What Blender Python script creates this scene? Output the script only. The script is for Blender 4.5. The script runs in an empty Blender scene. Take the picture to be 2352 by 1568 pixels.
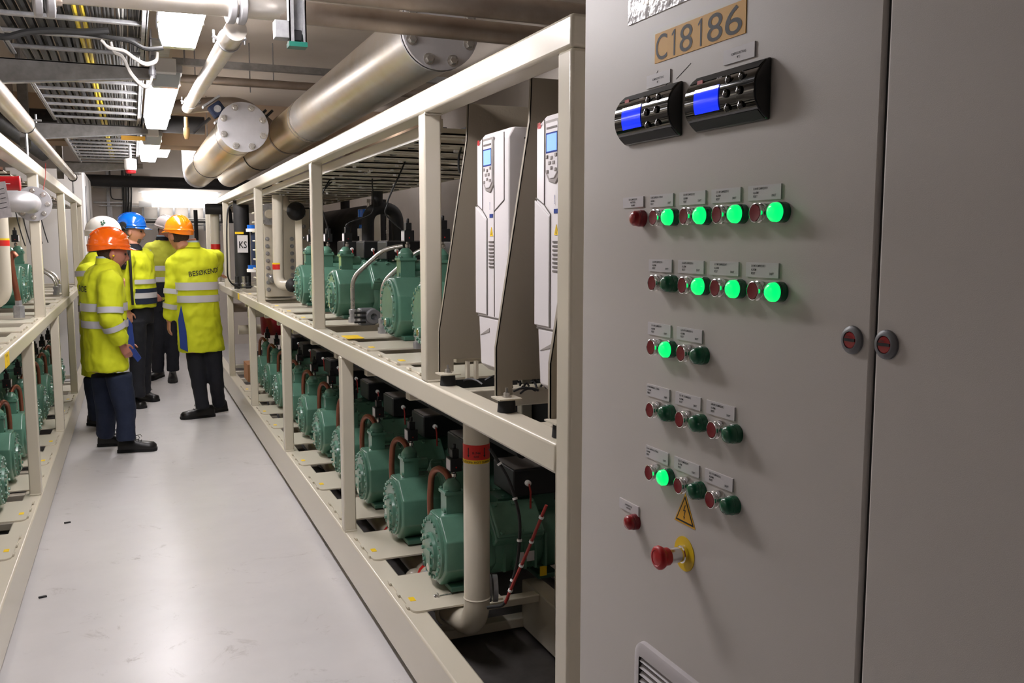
import bpy, math, random
from mathutils import Vector, Matrix
random.seed(7)
PI = math.pi
scene = bpy.context.scene
COL = scene.collection

# ---------------------------------------------------------------- camera
FPX, W, H, VPX, VPY, CAMZ = 2080.0, 2352.0, 1568.0, 303.0, 556.0, 1.62
th = math.atan((H/2-VPY)/FPX)
psi = math.atan((W/2-VPX)*math.cos(th)/FPX)
cam_data = bpy.data.cameras.new('camera'); cam = bpy.data.objects.new('camera', cam_data)
COL.objects.link(cam); scene.camera = cam
cam.location = (0, 0, CAMZ); cam.rotation_euler = (PI/2-th, 0, -psi)
cam_data.sensor_width = 36.0; cam_data.lens = FPX/W*36.0; cam_data.clip_start = .02
FW = Vector((math.sin(psi)*math.cos(th), math.cos(psi)*math.cos(th), -math.sin(th)))
RT = Vector((math.cos(psi), -math.sin(psi), 0)); UP = RT.cross(FW)
CP = Vector((0, 0, CAMZ))
def ray(x, y): return FW + RT*((x-W/2)/FPX) + UP*((H/2-y)/FPX)
def onX(x, y, X): r = ray(x, y); return CP + r*(X/r.x)
def onY(x, y, Y): r = ray(x, y); return CP + r*(Y/r.y)
def onZ(x, y, Z): r = ray(x, y); return CP + r*((Z-CAMZ)/r.z)

# ---------------------------------------------------------------- world, exposure
world = bpy.data.worlds.new('world'); scene.world = world; world.use_nodes = True
world.node_tree.nodes['Background'].inputs[0].default_value = (.9, .93, 1, 1)
world.node_tree.nodes['Background'].inputs[1].default_value = .04
scene.view_settings.view_transform = 'Standard'; scene.view_settings.look = 'None'
scene.view_settings.gamma = 1; scene.view_settings.use_curve_mapping = False
scene.view_settings.exposure = 0.0
LAMP = 43.0          # emission of the ceiling diffusers
WALL_LAMP = 7.0

# ---------------------------------------------------------------- materials
def lin(c):
    return tuple(((v/255)/12.92 if v/255 <= .04045 else ((v/255+.055)/1.055)**2.4) for v in c)
M = {}
def mat(name, rgb, rough=.5, metal=0., noise=0., nscale=6., rgb2=None, bump=0., bscale=80., coat=0., emit=None, es=0., spec=.5, alpha=1., trans=0., stretch=None):
    m = bpy.data.materials.new(name); m.use_nodes = True
    nt = m.node_tree; b = nt.nodes['Principled BSDF']; L = nt.links
    c = lin(rgb)+(1,)
    b.inputs['Base Color'].default_value = c; b.inputs['Roughness'].default_value = rough
    b.inputs['Metallic'].default_value = metal; b.inputs['Coat Weight'].default_value = coat
    b.inputs['Specular IOR Level'].default_value = spec
    b.inputs['Transmission Weight'].default_value = trans; b.inputs['Alpha'].default_value = alpha
    tc = None
    if noise or bump:
        tc = nt.nodes.new('ShaderNodeTexCoord'); mp = nt.nodes.new('ShaderNodeMapping')
        L.new(tc.outputs['Object'], mp.inputs[0])
        if stretch: mp.inputs['Scale'].default_value = stretch
    if noise:
        n = nt.nodes.new('ShaderNodeTexNoise'); n.inputs['Scale'].default_value = nscale; n.inputs['Detail'].default_value = 6
        n.inputs['Roughness'].default_value = .65
        L.new(mp.outputs[0], n.inputs['Vector'])
        r = nt.nodes.new('ShaderNodeValToRGB'); r.color_ramp.elements[0].position = .35; r.color_ramp.elements[1].position = .65
        c2 = lin(rgb2)+(1,) if rgb2 else tuple(v*(1-noise) for v in c[:3])+(1,)
        r.color_ramp.elements[0].color = c2; r.color_ramp.elements[1].color = c
        L.new(n.outputs[0], r.inputs[0]); L.new(r.outputs[0], b.inputs['Base Color'])
        mr = nt.nodes.new('ShaderNodeMapRange'); mr.inputs[3].default_value = min(1, rough*1.25); mr.inputs[4].default_value = rough*.85
        L.new(n.outputs[0], mr.inputs[0]); L.new(mr.outputs[0], b.inputs['Roughness'])
    if bump:
        n2 = nt.nodes.new('ShaderNodeTexNoise'); n2.inputs['Scale'].default_value = bscale; n2.inputs['Detail'].default_value = 3
        L.new(mp.outputs[0], n2.inputs['Vector'])
        bp = nt.nodes.new('ShaderNodeBump'); bp.inputs['Strength'].default_value = bump; bp.inputs['Distance'].default_value = .004
        L.new(n2.outputs[0], bp.inputs['Height']); L.new(bp.outputs[0], b.inputs['Normal'])
    if emit:
        b.inputs['Emission Color'].default_value = lin(emit)+(1,); b.inputs['Emission Strength'].default_value = es
    M[name] = m; return m
mat('cream', (207, 199, 181), .26, bump=.03, bscale=40, spec=.6)
mat('cream_dark', (150, 140, 122), .5, noise=.12, nscale=7, bump=.15)
mat('sheet', (150, 140, 124), .5, bump=.1, bscale=150)
mat('floor', (206, 203, 203), .3, noise=.10, nscale=1.3, bump=.04, bscale=18, spec=.5)
mat('wall', (212, 204, 196), .85, noise=.06, nscale=3, bump=.15, bscale=60)
mat('ceiling', (196, 184, 170), .9, noise=.10, nscale=1.5, bump=.2, bscale=40)
mat('soffit', (170, 146, 122), .9, noise=.1, nscale=2)
mat('green', (90, 134, 114), .24, noise=.22, nscale=5, bump=.06, bscale=60, coat=.2)
mat('green_dark', (62, 104, 86), .35, noise=.2, nscale=8)
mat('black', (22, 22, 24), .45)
mat('black_gloss', (10, 10, 11), .08, coat=.6)
mat('rubber', (26, 26, 27), .8)
mat('insul', (30, 29, 30), .62, noise=.3, nscale=6, bump=.3, bscale=30)
mat('steel', (212, 208, 202), .26, metal=.88, noise=.12, nscale=9)
mat('stainless', (214, 209, 203), .34, metal=.85, noise=.3, nscale=2.6, rgb2=(206, 194, 176), bump=.02, bscale=90)
mat('stainless_tint', (216, 208, 194), .33, metal=.85, noise=.3, nscale=2.2, rgb2=(218, 194, 150), stretch=(1, .35, 1))
mat('brass', (130, 104, 66), .5, metal=.5)
mat('stainless_flat', (190, 188, 190), .45, metal=.55, noise=.12, nscale=7, bump=.08, bscale=40)
mat('pipe_brown', (164, 152, 140), .42, metal=.6, noise=.35, nscale=4, rgb2=(140, 124, 112))
mat('galv', (172, 172, 174), .4, metal=.6, noise=.3, nscale=22, bump=.05)
mat('galv_dark', (146, 143, 140), .48, metal=.45, noise=.3, nscale=14)
mat('chrome', (225, 222, 220), .15, metal=1)
mat('copper', (142, 84, 62), .35, metal=.6, noise=.25, nscale=9)
mat('cable_black', (27, 27, 27), .6)
mat('cable_grey', (56, 55, 53), .6)
mat('cable_white', (178, 175, 170), .5)
mat('cable_yellow', (208, 184, 40), .5)
mat('cable_red', (150, 40, 34), .5)
mat('yellow', (240, 200, 20), .5)
mat('orange_label', (232, 172, 40), .55, bump=.02)
mat('white', (232, 230, 228), .4)
mat('white_label', (214, 210, 212), .45)
mat('print', (28, 27, 29), .6)
mat('red', (190, 22, 30), .4)
mat('red_dark', (128, 12, 28), .35)
mat('tape_red', (206, 36, 30), .45)
mat('cabinet', (206, 200, 195), .42, bump=.10, bscale=900, spec=.45)
mat('seal', (38, 36, 35), .7)
mat('lock_grey', (118, 118, 122), .4, metal=.2)
mat('grille', (196, 190, 192), .35)
mat('grille_dark', (92, 86, 88), .6)
mat('drive', (218, 213, 214), .38, bump=.03)
mat('drive_dark', (150, 143, 140), .45)
mat('drive_line', (104, 98, 94), .6)
mat('screen_blue', (30, 60, 230), .1, emit=(16, 48, 235), es=1.0)
mat('screen_light', (130, 170, 250), .2, emit=(120, 165, 255), es=.75)
mat('green_on', (10, 220, 110), .2, emit=(0, 255, 120), es=1.05)
mat('green_off', (0, 92, 60), .25, coat=.3)
mat('lens_red', (160, 14, 26), .25, coat=.4)
mat('hivis', (214, 222, 30), .75, noise=.1, nscale=5, bump=.6, bscale=9, emit=None)
mat('hivis_worn', (196, 200, 62), .78, noise=.15, nscale=5, bump=.25, bscale=14)
mat('reflective', (196, 194, 202), .5, metal=.1, bump=.1, bscale=30)
mat('navy', (22, 34, 60), .8, noise=.2, nscale=8, bump=.3, bscale=12)
mat('navy_black', (20, 22, 32), .85, noise=.2, nscale=8, bump=.3, bscale=12)
mat('blue_cloth', (30, 56, 130), .8, bump=.2, bscale=12)
mat('shirt', (176, 196, 224), .8)
mat('leather', (20, 19, 20), .38, bump=.1, bscale=50)
mat('sole', (14, 14, 15), .8)
mat('skin', (200, 142, 118), .5, noise=.1, nscale=14, spec=.4)
mat('skin_dark', (178, 118, 100), .5, noise=.1, nscale=14, spec=.4)
mat('hair_grey', (112, 98, 88), .8, noise=.4, nscale=80, bump=.5, bscale=220)
mat('hair_dark', (70, 50, 40), .8, noise=.4, nscale=80, bump=.5, bscale=220)
mat('helmet_orange', (246, 104, 12), .16, coat=.6)
mat('helmet_orange_light', (248, 132, 16), .16, coat=.6)
mat('helmet_blue', (8, 92, 186), .16, coat=.6)
mat('helmet_white', (222, 218, 212), .3, coat=.3)
mat('helmet_grey', (190, 180, 178), .35, coat=.3)
mat('eye', (30, 24, 22), .2)
mat('lip', (150, 84, 76), .5)
mat('cardboard', (168, 120, 84), .85)
mat('diffuser', (250, 250, 250), .5, emit=(255, 250, 252), es=LAMP)
mat('diffuser_fill', (250, 250, 250), .5, emit=(255, 250, 252), es=6.5)  # weaker glow for the added fill lamps behind the racks
mat('diffuser_wall', (250, 250, 250), .5, emit=(255, 252, 250), es=WALL_LAMP)
mat('glass_rim', (214, 222, 226), .15, spec=.6)
mat('paper', (206, 200, 204), .6, noise=.25, nscale=30)
mat('pocket', (226, 222, 224), .18, noise=.35, nscale=60, coat=.7, bump=.6, bscale=40)
mat('pan', (112, 108, 106), .35, metal=.4, noise=.5, nscale=3)
mat('pcb', (176, 168, 150), .5)

def floor_marks():
    m = M['floor']; nt = m.node_tree; L = nt.links; b = nt.nodes['Principled BSDF']
    src = b.inputs['Base Color'].links[0].from_socket
    tc = nt.nodes.new('ShaderNodeTexCoord'); n = nt.nodes.new('ShaderNodeTexNoise'); n.inputs['Scale'].default_value = 3.1
    n.inputs['Detail'].default_value = 12; n.inputs['Roughness'].default_value = .8; n.inputs['Distortion'].default_value = 1.6
    L.new(tc.outputs['Object'], n.inputs['Vector'])
    r = nt.nodes.new('ShaderNodeValToRGB'); r.color_ramp.elements[0].position = .58; r.color_ramp.elements[1].position = .68
    r.color_ramp.elements[0].color = (0, 0, 0, 1); r.color_ramp.elements[1].color = (.5, .5, .5, 1)
    L.new(n.outputs[0], r.inputs[0])
    mx = nt.nodes.new('ShaderNodeMixRGB'); mx.inputs[2].default_value = lin((126, 116, 110))+(1,)
    L.new(r.outputs[0], mx.inputs[0]); L.new(src, mx.inputs[1]); L.new(mx.outputs[0], b.inputs['Base Color'])
floor_marks()

# ---------------------------------------------------------------- things
def tag(o, label=None, cat=None, group=None, kind=None):
    if label: o['label'] = label
    if cat: o['category'] = cat
    if group: o['group'] = group
    if kind: o['kind'] = kind
    return o
WPOS = {}
def thing(name, label, cat, loc=(0, 0, 0), group=None):
    o = bpy.data.objects.new(name, None); COL.objects.link(o); o.location = loc; o.empty_display_size = .05
    WPOS[o.name] = Vector(loc)
    return tag(o, label, cat, group)
def wpos(o):
    if o is None: return Vector((0, 0, 0))
    return WPOS.get(o.name, Vector((0, 0, 0)))
def copy_tree(o, parent=None):
    c = o.copy(); COL.objects.link(c); c.parent = parent
    for ch in o.children: copy_tree(ch, c)
    return c

class MB:
    """collects geometry in world coordinates; build() links it as one mesh object"""
    def __init__(s): s.v = []; s.f = []; s.m = []; s.cur = 0
    def mi(s, i): s.cur = i; return s
    def add(s, vs, fs):
        k = len(s.v); s.v += [tuple(v) for v in vs]; s.f += [tuple(i+k for i in f) for f in fs]; s.m += [s.cur]*len(fs); return s
    def box(s, x0, x1, y0, y1, z0, z1):
        return s.add([(x0, y0, z0), (x1, y0, z0), (x1, y1, z0), (x0, y1, z0), (x0, y0, z1), (x1, y0, z1), (x1, y1, z1), (x0, y1, z1)],
                     [(0, 3, 2, 1), (4, 5, 6, 7), (0, 1, 5, 4), (1, 2, 6, 5), (2, 3, 7, 6), (3, 0, 4, 7)])
    def obox(s, c, u, v, w):
        c, u, v, w = Vector(c), Vector(u), Vector(v), Vector(w)
        P = [c+a*u+b*v+d*w for d in (-1, 1) for a, b in ((-1, -1), (1, -1), (1, 1), (-1, 1))]
        return s.add(P, [(0, 3, 2, 1), (4, 5, 6, 7), (0, 1, 5, 4), (1, 2, 6, 5), (2, 3, 7, 6), (3, 0, 4, 7)])
    def prism(s, poly, vec):
        n = len(poly); vec = Vector(vec); P = [Vector(p) for p in poly]
        return s.add(P+[p+vec for p in P], [tuple(range(n-1, -1, -1)), tuple(range(n, 2*n))]+[(i, (i+1) % n, n+(i+1) % n, n+i) for i in range(n)])
    def loft(s, rings, caps=True, closed=True):
        """rings: lists of points of equal length"""
        n = len(rings[0]); P = [p for r in rings for p in r]; F = []
        for i in range(len(rings)-1):
            for j in range(n if closed else n-1):
                F.append((i*n+j, i*n+(j+1) % n, (i+1)*n+(j+1) % n, (i+1)*n+j))
        if caps:
            F.append(tuple(range(n-1, -1, -1))); F.append(tuple(range((len(rings)-1)*n, len(rings)*n)))
        return s.add(P, F)
    def tube(s, path, r, n=12, caps=True, squash=1.):
        P = [Vector(p) for p in path]; R = r if isinstance(r, (list, tuple)) else [r]*len(P)
        rings = []; u = None
        for i, p in enumerate(P):
            if i == 0: t = P[1]-P[0]
            elif i == len(P)-1: t = P[-1]-P[-2]
            else: t = (P[i+1]-P[i]).normalized()+(P[i]-P[i-1]).normalized()
            t.normalize()
            if u is None:
                u = t.orthogonal().normalized()
                if abs(t.z) < .9: u = Vector((0, 0, 1)).cross(t).normalized()
            else: u = (u-t*u.dot(t)).normalized()
            w = t.cross(u)
            rings.append([p+(u*math.cos(2*PI*k/n)+w*math.sin(2*PI*k/n)*squash)*R[i] for k in range(n)])
        return s.loft(rings, caps)
    def cyl(s, a, b, r, n=16, r2=None): return s.tube([a, b], [r, r if r2 is None else r2], n)
    def lathe(s, o, axis, prof, n=24, caps=True):
        """prof: (distance along axis, radius)"""
        o = Vector(o); a = Vector(axis).normalized(); u = a.orthogonal().normalized()
        if abs(a.z) < .9: u = Vector((0, 0, 1)).cross(a).normalized()
        w = a.cross(u)
        return s.loft([[o+a*d+(u*math.cos(2*PI*k/n)+w*math.sin(2*PI*k/n))*r for k in range(n)] for d, r in prof], caps)
    def ball(s, c, rx, ry=None, rz=None, n=14, m=9, R=None):
        ry = ry or rx; rz = rz or rx; c = Vector(c); rings = []
        for i in range(m):
            t = -PI/2+PI*(i+.02)/(m-1+.04)
            ring = []
            for k in range(n):
                v = Vector((rx*math.cos(t)*math.cos(2*PI*k/n), ry*math.cos(t)*math.sin(2*PI*k/n), rz*math.sin(t)))
                ring.append(c+(R @ v if R else v))
            rings.append(ring)
        return s.loft(rings, True)
    def hexbolt(s, c, axis, r, h, washer=True):
        if washer: s.lathe(c, axis, [(0, r*1.45), (h*.25, r*1.45)], 12)
        s.lathe(Vector(c)+Vector(axis).normalized()*h*(.25 if washer else 0), axis, [(0, r), (h*.7, r), (h*.85, r*.85)], 6)
        return s
    def mesh(s, name, mats, base=Vector((0, 0, 0)), ang=38):
        me = bpy.data.meshes.new(name)
        bx, by, bz = base
        me.from_pydata([(x-bx, y-by, z-bz) for x, y, z in s.v], [], s.f)
        for m in (mats if isinstance(mats, (list, tuple)) else [mats]): me.materials.append(M[m])
        me.polygons.foreach_set('material_index', s.m)
        me.polygons.foreach_set('use_smooth', [True]*len(me.polygons))
        me.set_sharp_from_angle(angle=math.radians(ang)); me.update()
        return me
    def build(s, name, mats, parent=None, bevel=0., ang=38):
        base = wpos(parent)
        o = bpy.data.objects.new(name, s.mesh(name, mats, base, ang)); COL.objects.link(o)
        WPOS[o.name] = base
        if parent is not None: o.parent = parent
        if bevel:
            b = o.modifiers.new('edge', 'BEVEL'); b.width = bevel; b.segments = 2; b.limit_method = 'ANGLE'
        return o
def struct(name, mb, m, **k):
    o = mb.build(name, m, **k); o['kind'] = 'structure'; return o
def solo(name, mb, m, label, cat, group=None, **k):
    """a thing that is one mesh, with its origin at its own centre"""
    xs = [v[0] for v in mb.v]; ys = [v[1] for v in mb.v]; zs = [v[2] for v in mb.v]
    c = Vector(((min(xs)+max(xs))/2, (min(ys)+max(ys))/2, min(zs)))
    me = mb.mesh(name, m, c, k.get('ang', 38)); o = bpy.data.objects.new(name, me); COL.objects.link(o); o.location = c
    WPOS[o.name] = c
    if k.get('bevel'):
        b = o.modifiers.new('edge', 'BEVEL'); b.width = k['bevel']; b.segments = 2; b.limit_method = 'ANGLE'
    return tag(o, label, cat, group)
def bend(pts, r, seg=6):
    """polyline with rounded corners"""
    P = [Vector(p) for p in pts]; out = [P[0]]
    for i in range(1, len(P)-1):
        a = (P[i-1]-P[i]); b = (P[i+1]-P[i]); d = min(r, a.length*.49, b.length*.49)
        p0 = P[i]+a.normalized()*d; p1 = P[i]+b.normalized()*d
        for k in range(seg+1):
            t = k/seg; out.append(p0*(1-t)**2+P[i]*2*t*(1-t)+p1*t*t)
    out.append(P[-1]); return out
def hang(a, b, sag, n=10):
    a, b = Vector(a), Vector(b)
    return [a.lerp(b, k/n)-Vector((0, 0, sag*4*(k/n)*(1-k/n))) for k in range(n+1)]
_font = {}
def glyphs(text, size, xs=1., align='LEFT', bold=0., res=2):
    """flat outline of a line of text as (verts2d, faces), baseline at 0"""
    key = (text, bold, res)
    if key not in _font:
        cu = bpy.data.curves.new('text', 'FONT'); cu.body = text; cu.size = 1; cu.resolution_u = res; cu.offset = bold
        o = bpy.data.objects.new('text', cu); COL.objects.link(o)
        dg = bpy.context.evaluated_depsgraph_get(); me = o.evaluated_get(dg).to_mesh()
        _font[key] = ([(v.co.x, v.co.y) for v in me.vertices], [tuple(p.vertices) for p in me.polygons])
        o.evaluated_get(dg).to_mesh_clear(); bpy.data.objects.remove(o); bpy.data.curves.remove(cu)
    V, F = _font[key]
    if not V: return [], []
    w = max(v[0] for v in V); off = {'LEFT': 0, 'CENTER': -w/2, 'RIGHT': -w}[align]
    return [((x+off)*size*xs, y*size) for x, y in V], F
def text_on(mb, text, o, u, v, size, xs=1., align='LEFT', bold=0.):
    V, F = glyphs(text, size, xs, align, bold); o, u, v = Vector(o), Vector(u), Vector(v)
    return mb.add([o+u*x+v*y for x, y in V], F)
# ================================================================ THE ROOM
XL, XR = -.513, .877          # planes of the two racks towards the aisle
RX0, RX1, RY0, RY1, CZ = -3.0, 3.3, -2.6, 15.0, 3.05
struct('floor', MB().box(RX0, RX1, RY0, RY1, -.1, 0), 'floor')
struct('ceiling', MB().box(RX0, RX1, RY0, RY1, CZ, CZ+.1), 'ceiling')
struct('wall_left', MB().box(RX0-.1, RX0, RY0, RY1, 0, CZ), 'wall')
struct('wall_right', MB().box(RX1, RX1+.1, RY0, RY1, 0, CZ), 'wall')
struct('wall_far', MB().box(RX0, RX1, RY1, RY1+.1, 0, CZ), 'wall')
struct('trim_1', MB().box(-2.9, RX1, 10.0, 10.5, 2.6, CZ), 'soffit')
# joints between the blocks of the far wall
blocks = MB()
for z in (1.95, 2.2, 2.6):
    blocks.box(-.45, .3, 14.985, 15.0, z, z+.012)
struct('trim_2', blocks, 'wall')

# ================================================================ THE TWO RACKS (skids)
def rack(name, label, xf, sgn, y0, y1, lower_posts, upper_posts, rear, ends):
    """xf: aisle plane, sgn: +1 when the rack lies towards +x"""
    t = thing(name, label, 'rack', (xf+sgn*.4, (y0+y1)/2, 0))
    def X(a, b): p = (xf+sgn*a, xf+sgn*b); return min(p), max(p)
    x0, x1 = X(0, .09); r0, r1 = X(rear-.09, rear)
    for a, b in ((x0, x1), (r0, r1)):
        MB().box(a, b, y0, y1, .045, .245).build('base_beam', 'cream', t, bevel=.008)
    a, b = X(0, .08); ra, rb = X(rear-.08, rear)
    MB().box(a, b, y0+.07, y1, 1.087, 1.160).build('middle_beam', 'cream', t, bevel=.008)
    MB().box(ra, rb, y0+.07, y1, 1.087, 1.160).build('middle_beam', 'cream', t, bevel=.008)
    MB().box(a, b, y0, y1, 2.032, 2.103).build('top_beam', 'cream', t, bevel=.008)
    MB().box(ra, rb, y0, y1, 2.032, 2.103).build('top_beam', 'cream', t, bevel=.008)
    p0, p1 = X(.001, .06)
    for y in lower_posts:
        MB().box(p0, p1, y, y+.06, .245, 1.087).build('lower_post', 'cream', t, bevel=.006)
        q0, q1 = X(rear-.06, rear)
        MB().box(q0, q1, y, y+.06, .245, 1.087).build('lower_post', 'cream', t, bevel=.006)
        for zz in (.249, 1.084): MB().tube([(xf+sgn*.004, y-.002, zz), (xf+sgn*.06, y-.002, zz)], .005, 6).build('weld_seam', 'cream', t)
    for y in upper_posts:
        MB().box(p0, p1, y, y+.06, 1.16, 2.032).build('upper_post', 'cream', t, bevel=.006)
        q0, q1 = X(rear-.06, rear)
        MB().box(q0, q1, y, y+.06, 1.16, 2.032).build('upper_post', 'cream', t, bevel=.006)
        for zz in (1.163, 2.03): MB().tube([(xf+sgn*.004, y-.002, zz), (xf+sgn*.06, y-.002, zz)], .005, 6).build('weld_seam', 'cream', t)
    for y in ends:
        MB().box(x0, X(0, .075)[1] if sgn > 0 else x1, y, y+.07, 0, 2.032).build('end_post', 'cream', t, bevel=.008)
        MB().box(r0, r1, y, y+.07, 0, 2.032).build('end_post', 'cream', t, bevel=.008)
    yy = y0+.3
    while yy < y1:                                       # joists carrying the two decks
        for z0, z1 in ((.045, .085), (1.09, 1.15)):
            if z0 < 1 and sgn > 0 and yy < 3.05: continue
            j0, j1 = X(.08, rear-.08)
            MB().box(j0, j1, yy, yy+.06, z0, z1).build('joist', 'cream', t, bevel=.004)
        yy += .605
    yy = y0+.15
    k = 0
    while yy < y1:
        j0, j1 = X(.035, .09)
        MB().box(j0, j1, yy, yy+.09, 0, .045).build('foot_pad', 'rubber', t)
        yy += 1.4
    return t
right_rack = rack('steel_rack', 'long cream steel rack of two decks holding compressors, its end beside the grey switch cabinet', XR, 1, 1.775, 12.3,
                  [4.18, 5.995, 7.82, 9.68], [2.84, 4.83, 7.2, 9.85, 11.6], .98, [1.775, 12.2])
left_rack = rack('steel_rack', 'cream steel rack opposite the grey switch cabinet, shiny small pipe running above its top beam', XL, -1, 1.6, 11.6,
                 [3.62, 5.46, 7.29, 9.10], [4.0, 6.27, 8.62, 10.5], .98, [11.5])
# inner support post near the end of the right rack
MB().box(1.42, 1.48, 2.93, 2.99, .245, 1.087).build('lower_post', 'cream', right_rack, bevel=.006)
MB().box(1.42, 1.50, 1.85, 3.3, .045, .245).build('base_beam', 'cream', right_rack, bevel=.006)
MB().box(1.19, 1.42, 3.12, 3.17, .215, .245).build('joist', 'cream', right_rack, bevel=.004)

# deck plates: cover sheets with a rounded corner, a yellow sticker and hinge clips, one before each compressor
def deck_plate(parent, xf, sgn, y, z, w=.38, dpt=.36, sticker=True, big=False):
    r = .03; x0 = xf+sgn*.03; x1 = xf+sgn*(.03+dpt)
    poly = [(x1, y+w/2), (x1, y-w/2)]
    for k in range(4):
        a = PI/2*k/3; poly.append((x0+sgn*r*(1-math.sin(a)), y-w/2+r*(1-math.cos(a))))
    for k in range(4):
        a = PI/2*k/3; poly.append((x0+sgn*r*(1-math.cos(a)), y+w/2-r*(1-math.sin(a))))
    if sgn > 0: poly = poly[::-1]
    p = MB().prism([(a, b, z) for a, b in poly], (0, 0, .007)).build('deck_plate', 'cream', parent)
    if sticker:
        sx, sy = (.05, .12) if big else (.014, .03)
        xs = x0+sgn*(.02 if not big else .01)
        MB().box(min(xs, xs+sgn*sx*1.6), max(xs, xs+sgn*sx*1.6), y-.06-sy, y-.06+sy*.3, z+.0072, z+.0082).build('warning_sticker', 'yellow', p)
    for yy in (y-.13, y, y+.13):
        MB().tube([(x0-sgn*.004, yy-.018, z+.006), (x0-sgn*.004, yy+.018, z+.006)], .005, 6).build('weld_seam', 'cream', p)
    return p
LOW_R = [3.35, 3.955, 4.56, 5.165, 5.77, 6.375, 6.98, 7.585, 8.19, 8.795]
for y in LOW_R: deck_plate(right_rack, XR, 1, y-.03, .246)
for i, y in enumerate([3.0, 3.42, 3.9, 4.38, 5.1, 5.6, 6.15, 6.7, 7.6, 8.3]):
    deck_plate(right_rack, XR, 1, y, 1.161, .30, .42, True, i == 3)
LOW_L = [4.58, 5.18, 5.79, 6.4, 7.0, 7.61, 8.22, 8.83, 9.44]
for y in LOW_L: deck_plate(left_rack, XL, -1, y-.03, .246)
for y in (4.3, 4.8, 5.35, 5.9, 6.5, 7.2, 7.8, 8.3, 9.0, 9.6): deck_plate(left_rack, XL, -1, y, 1.161, .26, .5, False)
# black drip pans under the decks
solo('drip_pan', MB().box(.97, 1.78, 1.8, 12.2, .012, .03), 'pan', 'dark metal drip pan on the floor inside the right rack', 'pan')
solo('drip_pan', MB().box(-1.4, -.61, 1.7, 11.5, .012, .03), 'pan', 'dark metal drip pan on the floor inside the left rack', 'pan')
solo('anchor_bolt', MB().hexbolt((1.05, 2.32, .03), (0, 0, 1), .012, .03), 'steel', 'small hexagonal anchor bolt standing in the drip pan', 'bolt')
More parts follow.
